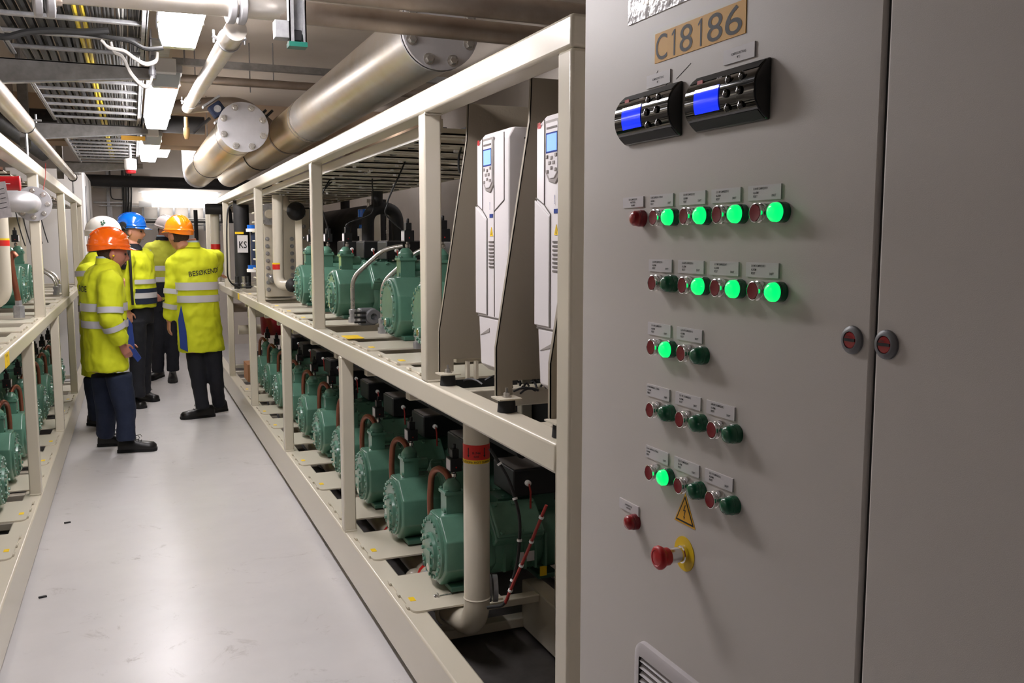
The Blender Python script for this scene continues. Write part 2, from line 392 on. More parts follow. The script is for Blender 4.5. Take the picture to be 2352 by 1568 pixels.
# ================================================================ COMPRESSORS
# prototype: end face at x=0 looking towards -x, body running to +x, centre of the face at z=.15 above the deck
def octagon(r, x, flat=.5, dz=.15, n=8):
    a0 = PI/8
    return [(x, r*math.sin(a0+2*PI*k/n)/math.cos(a0), dz+r*math.cos(a0+2*PI*k/n)/math.cos(a0)) for k in range(n)]
def make_compressor(kind):
    t = thing('compressor', 'x', 'compressor')
    R = .138
    b = MB()
    b.loft([octagon(R*.96, .0), octagon(R, .008), octagon(R, .19), octagon(R*.93, .215)])
    cc = b.build('crankcase', 'green', t, bevel=.008)
    rib = MB()
    for s in (-1, 1): rib.prism([(.05, s*.03, .28), (.06, s*.012, .29), (.14, s*.03, .29), (.15, s*.055, .27)], (0, s*.012, -.02))
    rib.build('casting_rib', 'green', cc)
    # end cover with its ring of bolts
    e = MB().lathe((0, 0, .15), (-1, 0, 0), [(-.002, .128), (.010, .128), (.014, .122), (.014, .1)], 36)
    if kind != 'flat':
        e.lathe((-.012, 0, .135), (-1, 0, 0), [(0, .078), (.014, .074), (.016, .05)], 28)
        e.box(-.034, -.012, -.045, .0, .07, .15)
    else:
        e.lathe((-.012, 0, .15), (-1, 0, 0), [(0, .098), (.006, .094)], 32)
    ec = e.build('end_cover', 'green', t)
    nb = 22
    if kind == 'near':
        bolt = MB().hexbolt((0, 0, 0), (-1, 0, 0), .008, .009, False).mesh('bolt', 'green')
        for k in range(nb):
            o = bpy.data.objects.new('bolt', bolt); COL.objects.link(o); o.parent = ec
            o.location = (-.013, .114*math.cos(2*PI*k/nb), .15+.114*math.sin(2*PI*k/nb))
        for k in range(8):
            o = bpy.data.objects.new('bolt', bolt); COL.objects.link(o); o.parent = ec
            o.location = (-.027, .062*math.cos(2*PI*k/8), .135+.062*math.sin(2*PI*k/8))
    else:
        rr = MB()
        for k in range(nb): rr.hexbolt((-.013, .114*math.cos(2*PI*k/nb), .15+.114*math.sin(2*PI*k/nb)), (-1, 0, 0), .008, .009, False)
        if kind != 'flat':
            for k in range(8): rr.hexbolt((-.027, .062*math.cos(2*PI*k/8), .135+.062*math.sin(2*PI*k/8)), (-1, 0, 0), .0085, .013, False)
        o = rr.build('bolt_ring', 'green', ec); o['kind'] = 'stuff'
    g = MB().lathe((-.02, -.02, .08), (-1, 0, 0), [(0, .022), (.012, .022), (.013, .018)], 18)
    g.mi(1).lathe((-.033, -.02, .08), (-1, 0, 0), [(0, .017), (.002, .015)], 18)
    g.build('oil_sight_glass', ['green', 'chrome'], ec)
    # motor housing
    m = MB().lathe((.2, 0, .15), (1, 0, 0), [(0, .125), (.02, .135), (.2, .137), (.22, .13), (.24, .13), (.26, .137), (.44, .135), (.48, .11), (.49, .05)], 26)
    for k in range(5): m.box(.24+.045*k, .25+.045*k, -.142, .142, .06, .2)
    m.build('motor_housing', 'green', t)
    # cylinder heads, one on each flank at 45 degrees
    for s in (-1, 1):
        h = MB(); n = Vector((0, s*.72, .69)).normalized(); q = Vector((1, 0, 0)).cross(n); c = Vector((.30, 0, .15))+n*.138
        h.obox(c, (.105, 0, 0), q*.082, n*.03); h.obox(c+n*.038, (.10, 0, 0), q*.077, n*.010)
        hd = h.build('cylinder_head', 'green', t, bevel=.008)
        bb = MB()
        for i in range(3):
            for j in (-1, 1): bb.hexbolt(c+n*.047+Vector((.078*(i-1), 0, 0))+q*.06*j, n, .011, .012, False)
        bb.build('bolt_row', 'green', hd)['kind'] = 'stuff'
    tp = MB().box(.25, .5, -.06, .06, .27, .335)
    for k in range(5): tp.hexbolt((.28+.045*k, -.04, .335), (0, 0, 1), .008, .01, False)
    tp.build('gas_channel', 'green_dark', t, bevel=.006)
    # service valve on top
    v = MB().box(.040, .110, -.035, .035, .27, .37)
    v.box(.033, .117, -.042, .042, .365, .378)
    v.lathe((.075, 0, .378), (0, 0, 1), [(0, .036), (.02, .036), (.035, .026), (.045, .014)], 16)
    for sx in (.042, .108):
        for sy in (-.033, .033): v.hexbolt((sx, sy, .378), (0, 0, 1), .007, .01, False)
    v.lathe((.11, 0, .34), (1, 0, 0), [(0, .026), (.05, .026), (.055, .02)], 14)
    v.lathe((.045, -.02, .30), (-1, 0, 0), [(0, .010), (.012, .010)], 8)
    v.build('service_valve', 'green', t, bevel=.003)
    if kind in ('near', 'pipe'):
        p = bend([(.075, .0, .37), (.07, .02, .43), (.05, .075, .452), (.035, .135, .42), (.03, .15, .30), (.04, .155, .14)], .05, 5)
        MB().tube(p, .0135, 10).build('copper_pipe', 'copper', t)
    # sensor on its nipple
    s_ = MB().lathe((.088, .012, .385), (0, 0, 1), [(0, .015), (.02, .015), (.022, .009), (.04, .009), (.042, .012), (.055, .012), (.058, .007), (.07, .007)], 12)
    nip = s_.build('nipple', 'chrome', t)
    s_ = MB().box(.065, .112, -.02, .038, .452, .505); s_.box(.075, .103, -.01, .028, .505, .540); s_.tube([(.089, .008, .54), (.089, .008, .56)], .007, 8)
    sb = s_.build('level_sensor', 'black', t, bevel=.002)
    MB().box(.0635, .0655, -.015, .033, .457, .50).build('sensor_label', 'white_label', sb)
    MB().lathe((.088, -.02, .47), (0, -1, 0), [(0, .003), (.001, .003)], 8).build('indicator', 'red', sb)
    tb = MB().box(.30, .53, -.10, .12, .345, .455).build('terminal_box', 'black', t, bevel=.006)
    MB().lathe((.36, -.10, .40), (0, -1, 0), [(0, .012), (.015, .012), (.02, .008)], 12).build('gland', 'white', tb)
    MB().tube([(.36, -.118, .40), (.362, -.13, .37), (.366, -.12, .30)], .004, 6).build('wire', 'cable_red', tb)
    MB().box(.31, .52, -.09, .11, .455, .459).build('box_cover', 'drive_line', tb)
    MB().box(.30, .38, -.1395, -.1375, .09, .13).build('type_plate', 'white_label', t)
    MB().box(.40, .43, -.1395, -.1375, .02, .06).build('warning_label', 'yellow', t)
    # feet
    for x in (.03, .4): MB().box(x, x+.09, -.12, .12, 0, .02).box(x+.02, x+.07, -.06, .06, .02, .06).build('foot', 'green_dark', t, bevel=.003)
    return t
protos = {}
ORD = ['first', 'second', 'third', 'fourth', 'fifth', 'sixth', 'seventh', 'eighth', 'ninth', 'tenth']
def place_comp(kind, x, y, z, label, group, flip=False):
    if kind not in protos: protos[kind] = make_compressor(kind); o = protos[kind]
    else: o = copy_tree(protos[kind])
    o.location = (x, y, z)
    if flip: o.scale = (-1, 1, 1)
    tag(o, label, 'compressor', group); WPOS[o.name] = Vector((x, y, z)); return o
for i, y in enumerate(LOW_R):
    place_comp('near' if i < 3 else 'pipe', 1.062, y, .262, 'green compressor with copper pipe, %s from the grey cabinet on the right rack\'s lower deck' % ORD[i], 'compressors on the lower deck of the right rack')
for i, y in enumerate(LOW_L):
    if i == 0: continue
    place_comp('pipe', -.672, y, .262, 'green compressor on the left rack\'s lower deck, %s one counted from the photo\'s edge' % ORD[i-1], 'compressors on the lower deck of the left rack', True)
UP_R = [(3.60, 'flat', 'nearest the white drives'), (4.12, 'flat', 'behind two bent steel tubes'), (5.42, 'plain', 'above the big yellow sticker'),
        (6.0, 'plain', 'half hidden by a post'), (6.62, 'plain', 'next to the cream bolted exchanger')]
for y, k, w in UP_R:
    place_comp(k, 1.105, y, 1.17, 'green compressor on the upper deck of the right rack, '+w, 'compressors on the upper deck of the right rack')
for y, w in ((7.15, 'beside the bronze coloured pipe'), (7.75, 'behind the first one, next to the post')):
    place_comp('plain', -.72, y, 1.17, 'upper green compressor of the left rack, '+w, 'compressors on the upper deck of the left rack', True)

# bent steel tubes rising from the deck to the upper compressors
def steel_tube(x, y, z, pts, label, group='bent steel tubes on the upper deck'):
    t = thing('conduit', label, 'conduit', (x, y, z), group)
    MB().tube(bend([(x, y, z+.02)]+pts, .06), .0125, 12).build('tube', 'steel', t)
    n = MB().lathe((x, y, z), (0, 0, 1), [(0, .026), (.03, .026)], 6); n.lathe((x, y, z+.03), (0, 0, 1), [(0, .019), (.02, .019)], 12); n.lathe((x, y, z+.05), (0, 0, 1), [(0, .023), (.022, .023), (.026, .015)], 6)
    n.build('nut', 'galv', t)
for (px, py), lab in zip([(811, 740), (880, 765), (963, 800)], ['by the dark pressure valve', 'between the two flat-faced compressors', 'hidden partly by a post']):
    p = onZ(px, py, 1.168)
    steel_tube(p.x, p.y, 1.168, [(p.x, p.y, 1.42), (p.x+.16, p.y-.09, 1.58), (p.x+.26, p.y-.13, 1.60)], 'bent shiny steel tube '+lab+' on the right rack')
for y, l in ((8.7, 'front'), (9.1, 'rear')):
    steel_tube(-.62, y, 1.168, [(-.62, y, 1.30), (-.72, y+.02, 1.38), (-.85, y+.02, 1.40)], 'small bent steel tube on the left rack\'s upper deck, %s of two' % l, 'bent steel tubes on the left rack')
# dark pressure valve
v = onY(840, 735, 4.75)
t = thing('pressure_switch', 'dark grey pressure switch with round port standing between upper compressors', 'switch', (v.x, 4.75, 1.17))
MB().box(v.x-.035, v.x+.05, 4.72, 4.80, 1.18, 1.27).build('housing', 'lock_grey', t, bevel=.008)
MB().lathe((v.x+.03, 4.72, 1.228), (0, -1, 0), [(0, .04), (.03, .04), (.034, .036), (.034, .018), (.01, .012)], 20).build('port', 'lock_grey', t)
q = MB()
for z in (1.2, 1.225, 1.25): q.tube([(v.x-.07, 4.71, z), (v.x-.01, 4.71, z)], .006, 8)
q.build('connector', 'black', t)

# suction manifolds under the lower plates, with clamps
def clamp(mb, c, r):
    mb.tube([Vector(c)+Vector((math.cos(a)*r, 0, math.sin(a)*r)) for a in [PI*2*k/16 for k in range(17)]], .009, 6, False)
for xf, sgn, ys, side in ((1.16, 1, LOW_R, 'right'), (-.8, -1, LOW_L, 'left')):
    y0 = 3.03 if sgn > 0 else 4.0
    t = thing('suction_manifold', 'thick cream pipe running below the deck plates of the %s rack' % side, 'pipe', (xf, 6, .1))
    pts = [(xf, 10.5, .15), (xf, y0+.16, .15)]
    if sgn > 0:
        pass
    MB().tube(pts, .055, 20).build('pipe_run', 'cream', t)
    for y in ys:
        if y < 3.5: continue
        c = MB(); clamp(c, (xf, y-.30, .15), .062); c.tube([(xf-sgn*.02, y-.3, .21), (xf-sgn*.02, y-.3, .25)], .008, 6); c.hexbolt((xf-sgn*.04, y-.3, .235), (-sgn, 0, 0), .011, .012)
        c.build('pipe_clamp', 'galv', t)
        MB().tube([(xf, y-.24, .15), (xf, y-.215, .15)], .0556, 20, False).build('tape_band', 'tape_red', t)

# tall riser with red tape
def riser(x, y, z0, z1, r, elbow, label, tape_z, toward, writing=True, m='cream'):
    t = thing('riser_pipe', label, 'pipe', (x, y, z0))
    tx, ty = toward
    pts = bend([(x+tx*.4, y+ty*.4, z0), (x, y, z0), (x, y, z1)], elbow, 10) if toward != (0, 0) else [(x, y, z0), (x, y, z1)]
    MB().tube(pts, r, 28).build('pipe_run', m, t)
    w = MB()
    if toward != (0, 0): w.lathe((x, y, z0+elbow), (0, 0, 1), [(-.004, r), (0, r+.003), (.004, r)], 28, False)
    w.lathe((x, y, z1-.06), (0, 0, 1), [(-.004, r), (0, r+.003), (.004, r)], 28, False)
    w.build('weld_seam', m, t)
    if tape_z:
        h = .052*r/.046
        tp = MB(); tp.mi(0).lathe((x, y, tape_z), (0, 0, 1), [(0, r+.0008), (h, r+.0008)], 28, False)
        tp.mi(1).lathe((x, y, tape_z-.014), (0, 0, 1), [(0, r+.0009), (.014, r+.0009)], 28, False)
        tb = tp.build('tape_band', ['tape_red', 'yellow'], t)
        if writing:
            w = MB()
            def wrap(txt, size, zc, xs=1., a0=0.):
                V, F = glyphs(txt, size, xs, 'CENTER', .01)
                w.add([(x+(r+.0016)*math.sin(a0+vx/r), y-(r+.0016)*math.cos(a0+vx/r), zc+vy) for vx, vy in V], F)
            c0 = math.atan2(x, y)*-1
            wrap('CAUTION: HOT SURFACE', .011, tape_z-.0115, 1.1, c0)
            wrap('R-744', .012, tape_z+.022, 1, c0); wrap('GAS', .010, tape_z+.01, 1, c0)
            for d in (-.62, .62):
                a = c0+d
                w.add([(x+(r+.0016)*math.sin(a+q/r), y-(r+.0016)*math.cos(a+q/r), tape_z+zz) for q, zz in ((-.0018, .045), (-.0018, .018), (-.0045, .018), (0, .008), (.0045, .018), (.0018, .018), (.0018, .045))], [(0, 1, 5, 6), (2, 3, 4)])
            w.build('lettering', 'print', tb)
    return t
riser(1.12, 3.02, .19, 1.09, .048, .13, 'thick cream riser pipe with a red hot-surface tape beside the nearest lower compressor', .845, (-.12, .99))
clm = MB(); 
cl = thing('pipe_clamp', 'cream pipe clamp with a steel bolt on the elbow below the nearest compressor', 'clamp', (1.09, 3.22, .15))
c = MB(); clamp(c, (1.09, 3.24, .185), .054); c.build('ring', 'cream', cl)
c = MB().hexbolt((1.04, 3.24, .25), (-1, 0, 0), .012, .015); c.tube([(1.04, 3.24, .25), (1.1, 3.24, .25)], .007, 8); c.build('bolt', 'steel', cl)
# ================================================================ SWITCH CABINET
XC = .81
cab = thing('switch_cabinet', 'tall light grey electrical switch cabinet with rows of red and green push buttons', 'cabinet', (1.05, .9, 0))
YG = .8235
MB().box(XC+.022, 1.25, -.02, 1.58, .1, 2.2).build('cabinet_body', 'cabinet', cab, bevel=.006)
MB().box(XC+.06, 1.22, .0, 1.56, 0, .1).build('plinth', 'seal', cab)
d1 = MB().box(XC, XC+.02, YG+.004, 1.583, .105, 2.195).build('door', 'cabinet', cab, bevel=.004)
d2 = MB().box(XC, XC+.02, -.015, YG-.003, .105, 2.195).build('door', 'cabinet', cab, bevel=.004)
MB().box(XC+.006, XC+.03, YG-.004, YG+.005, .105, 2.195).build('door_seal', 'seal', cab)
for y in (.857, .802):
    l = MB(); l.mi(0).lathe((XC, y, 1.501), (-1, 0, 0), [(0, .0175), (.003, .0172), (.006, .013), (.006, .0105), (.003, .0105)], 28)
    l.mi(1).lathe((XC-.004, y, 1.501), (-1, 0, 0), [(0, .0105), (.0015, .0095)], 22)
    l.mi(2).box(XC-.0065, XC-.0055, y-.009, y+.009, 1.4995, 1.503)
    text_on(l, 'Rittal', (XC-.0066, y+.007, 1.5042), (0, -1, 0), (0, 0, 1), .004)
    l.build('lock', ['lock_grey', 'lens_red', 'seal'], d1 if y > YG else d2)
U, V_ = (0, -1, 0), (0, 0, 1)        # reading direction on the doors: towards the camera is to the right
def plate(y0, z1, w, h, lines, centred=False, name='label_plate'):
    p = MB().box(XC-.0022, XC, y0-w, y0, z1-h, z1).build(name, 'white_label', d1)
    t = MB(); n = len(lines); s = .0045
    for txt, ax, az in lines:
        if txt.endswith('<'): text_on(t, txt[:-1], (XC-.0024, y0-ax, z1-az), U, V_, s, .62 if len(txt) < 27 else .5, 'LEFT', .012)
        elif centred: text_on(t, txt, (XC-.0024, y0-w/2, z1-az), U, V_, s, .8, 'CENTER', .012)
        else: text_on(t, txt, (XC-.0024, y0-ax, z1-az), U, V_, s, .8, 'LEFT', .012)
    t.build('lettering', 'print', p); return p
def push_button(y, z):
    t = MB().lathe((XC, y, z), (-1, 0, 0), [(0, .0135), (.012, .0135), (.0125, .0125), (.016, .0125), (.0175, .0135), (.020, .0132), (.0205, .0122), (.0190, .0112)], 28, True).build('push_button', 'chrome', d1)
    MB().lathe((XC-.0190, y, z), (-1, 0, 0), [(0, .0111), (.0014, .0109), (.0010, .006), (.0008, .001)], 24).build('button_cap', 'red_dark', t)
def pilot(y, z, m):
    t = MB().lathe((XC, y, z), (-1, 0, 0), [(0, .0142), (.009, .0142), (.0095, .0135), (.012, .0135)], 28).build('pilot_lamp', 'green_off' if m != 'lens_red' else 'red_dark', d1)
    MB().lathe((XC-.012, y, z), (-1, 0, 0), [(0, .0132), (.006, .0128), (.0095, .010), (.011, .006), (.0115, .001)], 28).build('lens', m, t)
colY = [1.2575, 1.168, 1.081, .9925]
rowZ = [1.660, 1.553, 1.446, 1.340, 1.2325]
pairs = [
 (0, 0, 1, 'E.111 MT KOMPRESSOR 1 SYSTEM 100<'), (0, 1, 1, 'E.121 MT KOMPRESSOR 2<'), (0, 2, 1, 'E.131 MT KOMPRESSOR 3<'), (0, 3, 1, 'E.141 MT KOMPRESSOR 4<'),
 (1, 0, 0, 'E.151 MT KOMPRESSOR 5<'), (1, 1, 1, 'E.161 MT KOMPRESSOR 6<'), (1, 2, 1, 'E.171 MT KOMPRESSOR 7<'), (1, 3, 1, 'E.181 MT KOMPRESSOR 8<'),
 (2, 0, 1, 'E.1910 MT KOMPRESSOR 9<'), (2, 1, 0, 'E.1911 MT KOMPRESSOR 10<'),
 (3, 0, 0, 'E.411 MK KOMPRESSOR 1 SYSTEM 400<'), (3, 1, 0, 'E.421 MT 2 KOMPRESSOR 2<'), (3, 2, 0, 'E.431 MT 2 KOMPRESSOR 3<'),
 (4, 0, 1, 'E.211 MK KOMPRESSOR 1 SYSTEM 200<'), (4, 1, 0, 'E.221 LT KOMPRESSOR 2<'), (4, 2, 0, 'E.231 LT KOMPRESSOR 3<')]
for r, c, on, txt in pairs:
    y, z = colY[c], rowZ[r]
    pilot(y, z, 'green_on' if on else 'green_off'); push_button(y+.0365, z)
    long = 'SYSTEM' in txt; a = .003 if long else .012
    plate(y+.076, z+.0385, .071, .0205, [(txt, a, .006), ('ALARM', a, .0115), ('RESET', a, .0165), ('DRIFT', .052 if not long else .056, .0165)])
pilot(1.3585, 1.6605, 'lens_red')
plate(1.424, 1.698, .069, .018, [('MT KOMPRESSOR', 0, .0058), ('MOTVERN', 0, .0108), ('ALARM', 0, .0158)], True)
pilot(1.364, 1.125, 'lens_red')
plate(1.423, 1.154, .068, .0185, [('HOVEDBRYTER', 0, .0085), ('AKTIVERT', 0, .0135)], True)
# yellow board C18186
b = MB().box(XC-.0012, XC, 1.086, 1.327, 1.9125, 1.9595).build('name_plate', 'orange_label', d1)
t = MB()
V, F = glyphs('C18186', 1, 1, 'LEFT', .0, 8); wx = max(v[0] for v in V)
xx = 1.3235
for ch, w in zip('C18186', (.034, .024, .035, .026, .038, .040)):
    if ch == '1':
        bx = xx-w*.62; t.add([(XC-.0015, bx-q, 1.9155+z_) for q, z_ in ((-.0022, 0), (.0022, 0), (.0022, .0405), (-.0015, .0405), (-.008, .0345), (-.008, .031), (-.0022, .0345))], [(0, 1, 2, 3, 6), (3, 4, 5, 6)])
        xx -= w+.0065; continue
    g, f = glyphs(ch, 1, 1, 'LEFT', .0, 8); gx0 = min(q[0] for q in g); gx1 = max(q[0] for q in g); gy = max(q[1] for q in g); gy0 = min(q[1] for q in g)
    k = len(t.v); sc = (w if ch != '1' else .0155)/(gx1-gx0); off = 0 if ch != '1' else .005
    t.add([(XC-.0015, xx-off-(q[0]-gx0)*sc, 1.9155+(q[1]-gy0)/(gy-gy0)*.0405) for q in g], f)
    xx -= w+.0065
t.build('lettering', 'print', b)
# two controllers
def controller(y0, w, z0, h, title, sub, ty, tz):
    t = MB(); n = 14; rings = []
    # curved front: section across z, run along y
    sec = []
    for k in range(n+1):
        a = -1+2*k/n; sec.append((XC-.004-.024*(1-abs(a)**2.6), z0+h/2+a*h/2))
    t.prism([(x, y0-w, z) for x, z in [(XC, z0)]+sec+[(XC, z0+h)]], (0, w, 0))
    body = t.build('controller', 'black_gloss', d1, ang=25, bevel=.002)
    e = MB()
    for (a, b_) in ((z0+.002, z0+.013), (z0+h-.013, z0+h-.002)):
        sa = [(XC-.005-.024*(1-abs((zz-z0-h/2)/(h/2))**2.6), zz) for zz in (a, (a+b_)/2, b_)]
        e.prism([(x, y0-w+.003, z) for x, z in sa]+[(XC-.002, y0-w+.003, b_), (XC-.002, y0-w+.003, a)], (0, w-.006, 0))
    e.build('trim_strip', 'lock_grey' if 0 else 'cable_black', body)
    def fx(z): return XC-.0046-.024*(1-abs((z-z0-h/2)/(h/2))**2.6)
    s = MB(); a0, a1 = z0+h*.27, z0+h*.70; yy0, yy1 = y0-w*.16, y0-w*.52
    rings = []
    for k in range(9):
        z = a0+(a1-a0)*k/8; rings.append([(fx(z)-.0005, yy0, z), (fx(z)-.0005, yy1, z)])
    s.loft(rings, False, False); s.build('screen', 'screen_blue', body)
    for i in range(3):
        for j in range(2):
            z = z0+h*(.27+.24*i); y = y0-w*(.63+.18*j)
            MB().lathe((fx(z), y, z), (-1, 0, 0), [(0, .0062), (.002, .006), (.0035, .004)], 14).build('key', 'black_gloss', body)
    m = MB(); z = z0+h*.84
    m.box(fx(z)-.001, fx(z), y0-w*.22, y0-w*.14, z-.004, z+.003); m.build('red_mark', 'red', body)
    w2 = MB(); text_on(w2, 'ALARM', (fx(z0+h*.78)-.0012, y0-w*.46, z0+h*.80), U, V_, .004)
    w2.build('lettering', 'white_label', body)
    p = MB().box(XC-.0022, XC, ty-.072, ty, tz-.021, tz).build('label_plate', 'white_label', d1)
    q = MB(); text_on(q, title, (XC-.0024, ty-.036, tz-.0105), U, V_, .0048, .7, 'CENTER', .01); text_on(q, sub, (XC-.0024, ty-.036, tz-.0160), U, V_, .0048, .7, 'CENTER', .01)
    q.build('lettering', 'print', p)
controller(1.414, .172, 1.787, .085, 'KOMPRESSORSTYRING', 'MT 1', 1.350, 1.896)
controller(1.197, .170, 1.786, .083, 'KOMPRESSORSTYRING', 'MT 2', 1.135, 1.897)
# pen scratches left on the door by the plates
sc = MB()
for a, b_ in (((1.305, 1.868), (1.285, 1.876)), ((1.345, 1.889), (1.326, 1.893)), ((1.326, 1.893), (1.318, 1.900)), ((1.262, 1.878), (1.222, 1.895))):
    sc.obox((XC-.0003, (a[0]+b_[0])/2, (a[1]+b_[1])/2), (0, (b_[0]-a[0])/2, (b_[1]-a[1])/2), (0, -.0003, .0004), (.0003, 0, 0))
sc.build('scratch_mark', 'print', d1)
# clear document pocket at the top
MB().box(XC-.002, XC, 1.10, 1.4155, 1.992, 2.16).build('document_pocket', 'pocket', d1)
# triangular voltage warning
y, z = 1.2115, 1.184
def tri(s, x): return [(x, y, z+s*.62), (x, y-s*.58, z-s*.38), (x, y+s*.58, z-s*.38)]
w = MB(); w.mi(0).prism(tri(.052, XC-.0008), (.0008, 0, 0)); w.mi(1).prism(tri(.045, XC-.0011), (.0003, 0, 0)); w.mi(0).prism(tri(.037, XC-.0014), (.0003, 0, 0))
w.mi(1).add([(XC-.0016, y-q[0], z+q[1]) for q in ((.001, .013), (-.004, .002), (.0005, .003), (-.0015, -.007), (-.003, -.006), (-.001, -.0125), (.0015, -.007), (0, -.007), (.0035, .005), (-.0005, .0045), (.003, .013))], [(0, 1, 2, 9, 10), (2, 3, 7, 8, 9), (4, 5, 6)])
w.build('warning_sign', ['orange_label', 'print'], d1)
# emergency stop
es = MB().lathe((XC, 1.211, 1.1155), (-1, 0, 0), [(0, .0285), (.0012, .0285)], 40).build('emergency_stop', 'yellow', d1)
MB().lathe((XC-.001, 1.211, 1.1155), (-1, 0, 0), [(0, .0145), (.006, .0145), (.007, .0125), (.030, .0125)], 28).build('collar', 'chrome', es)
MB().lathe((XC-.030, 1.211, 1.1155), (-1, 0, 0), [(0, .0130), (.002, .0145), (.010, .0145), (.012, .017), (.017, .0195), (.021, .019), (.024, .016), (.0245, .013), (.0235, .012), (.0255, .002)], 32).build('mushroom_head', 'red', es)
# ventilation grille with a rounded corner
y1, z1, gw, gh = 1.352, .918, .26, .26
def rrect(x, i, r=.03):
    pts = []
    for cy, cz, a0 in ((y1-gw+r, z1-r, 0), (y1-r, z1-r, PI/2), (y1-r, z1-gh+r, PI), (y1-gw+r, z1-gh+r, 3*PI/2)):
        for k in range(6):
            a = a0+PI/2*k/5; pts.append((x, cy-(r-i)*math.cos(a) if 1 else 0, cz+(r-i)*math.sin(a)))
    return pts
gr = MB().loft([rrect(XC, 0), rrect(XC-.008, .002), rrect(XC-.013, .010), rrect(XC-.013, .024)], False)
g = gr.build('vent_grille', 'grille', d1)
MB().box(XC-.004, XC-.001, y1-gw+.02, y1-.02, z1-gh+.02, z1-.02).build('backing', 'grille_dark', g)
for k in range(17):
    z = z1-.032-.0125*k
    l = MB().obox((XC-.0085, y1-gw/2, z), (.003, 0, .0028), (0, gw/2-.026, 0), (.001, 0, -.001))
    l.build('louvre', 'grille', g)

# ================================================================ FREQUENCY DRIVES ON THEIR BRACKETS
def bracket(y, label):
    t = thing('drive_bracket', label, 'bracket', (1.1, y, 1.19), 'sheet brackets holding the drives')
    poly = [(.906, 1.20), (.906, 1.335), (1.005, 1.945), (1.010, 2.06), (1.46, 2.06), (1.46, 1.24), (.955, 1.24), (.955, 1.20)]
    MB().prism([(x, y, z) for x, z in poly[::-1]], (0, .003, 0)).build('side_sheet', 'sheet', t)
    e = MB(); L = [(.906, 1.335), (1.005, 1.945), (1.010, 2.06)]
    e.prism([(.906, y, 1.20), (.909, y, 1.20), (.909, y, 1.335), (.906, y, 1.335)], (0, .012, 0))
    for a, b_ in zip(L, L[1:]): e.prism([(a[0], y, a[1]), (a[0]+.003, y, a[1]), (b_[0]+.003, y, b_[1]), (b_[0], y, b_[1])], (0, .012, 0))
    e.build('folded_edge', 'sheet', t)
    f = MB().box(.892, .958, y-.062, y+.003, 1.196, 1.200).build('foot_flange', 'cream', t)
    MB().lathe((.925, y-.03, 1.161), (0, 0, 1), [(0, .026), (.035, .023)], 24).build('rubber_foot', 'rubber', f)
    MB().hexbolt((.925, y-.03, 1.2), (0, 0, 1), .009, .012).tube([(.925, y-.03, 1.2), (.925, y-.03, 1.226)], .0045, 8).build('bolt', 'steel', f)
    return t
bracket(2.785, 'brown grey slanted sheet bracket on rubber feet behind the fully visible white drive')
bracket(2.285, 'brown grey slanted sheet bracket between the two white drives')
bracket(1.935, 'sheet bracket on a rubber foot half hidden by the rack end post')
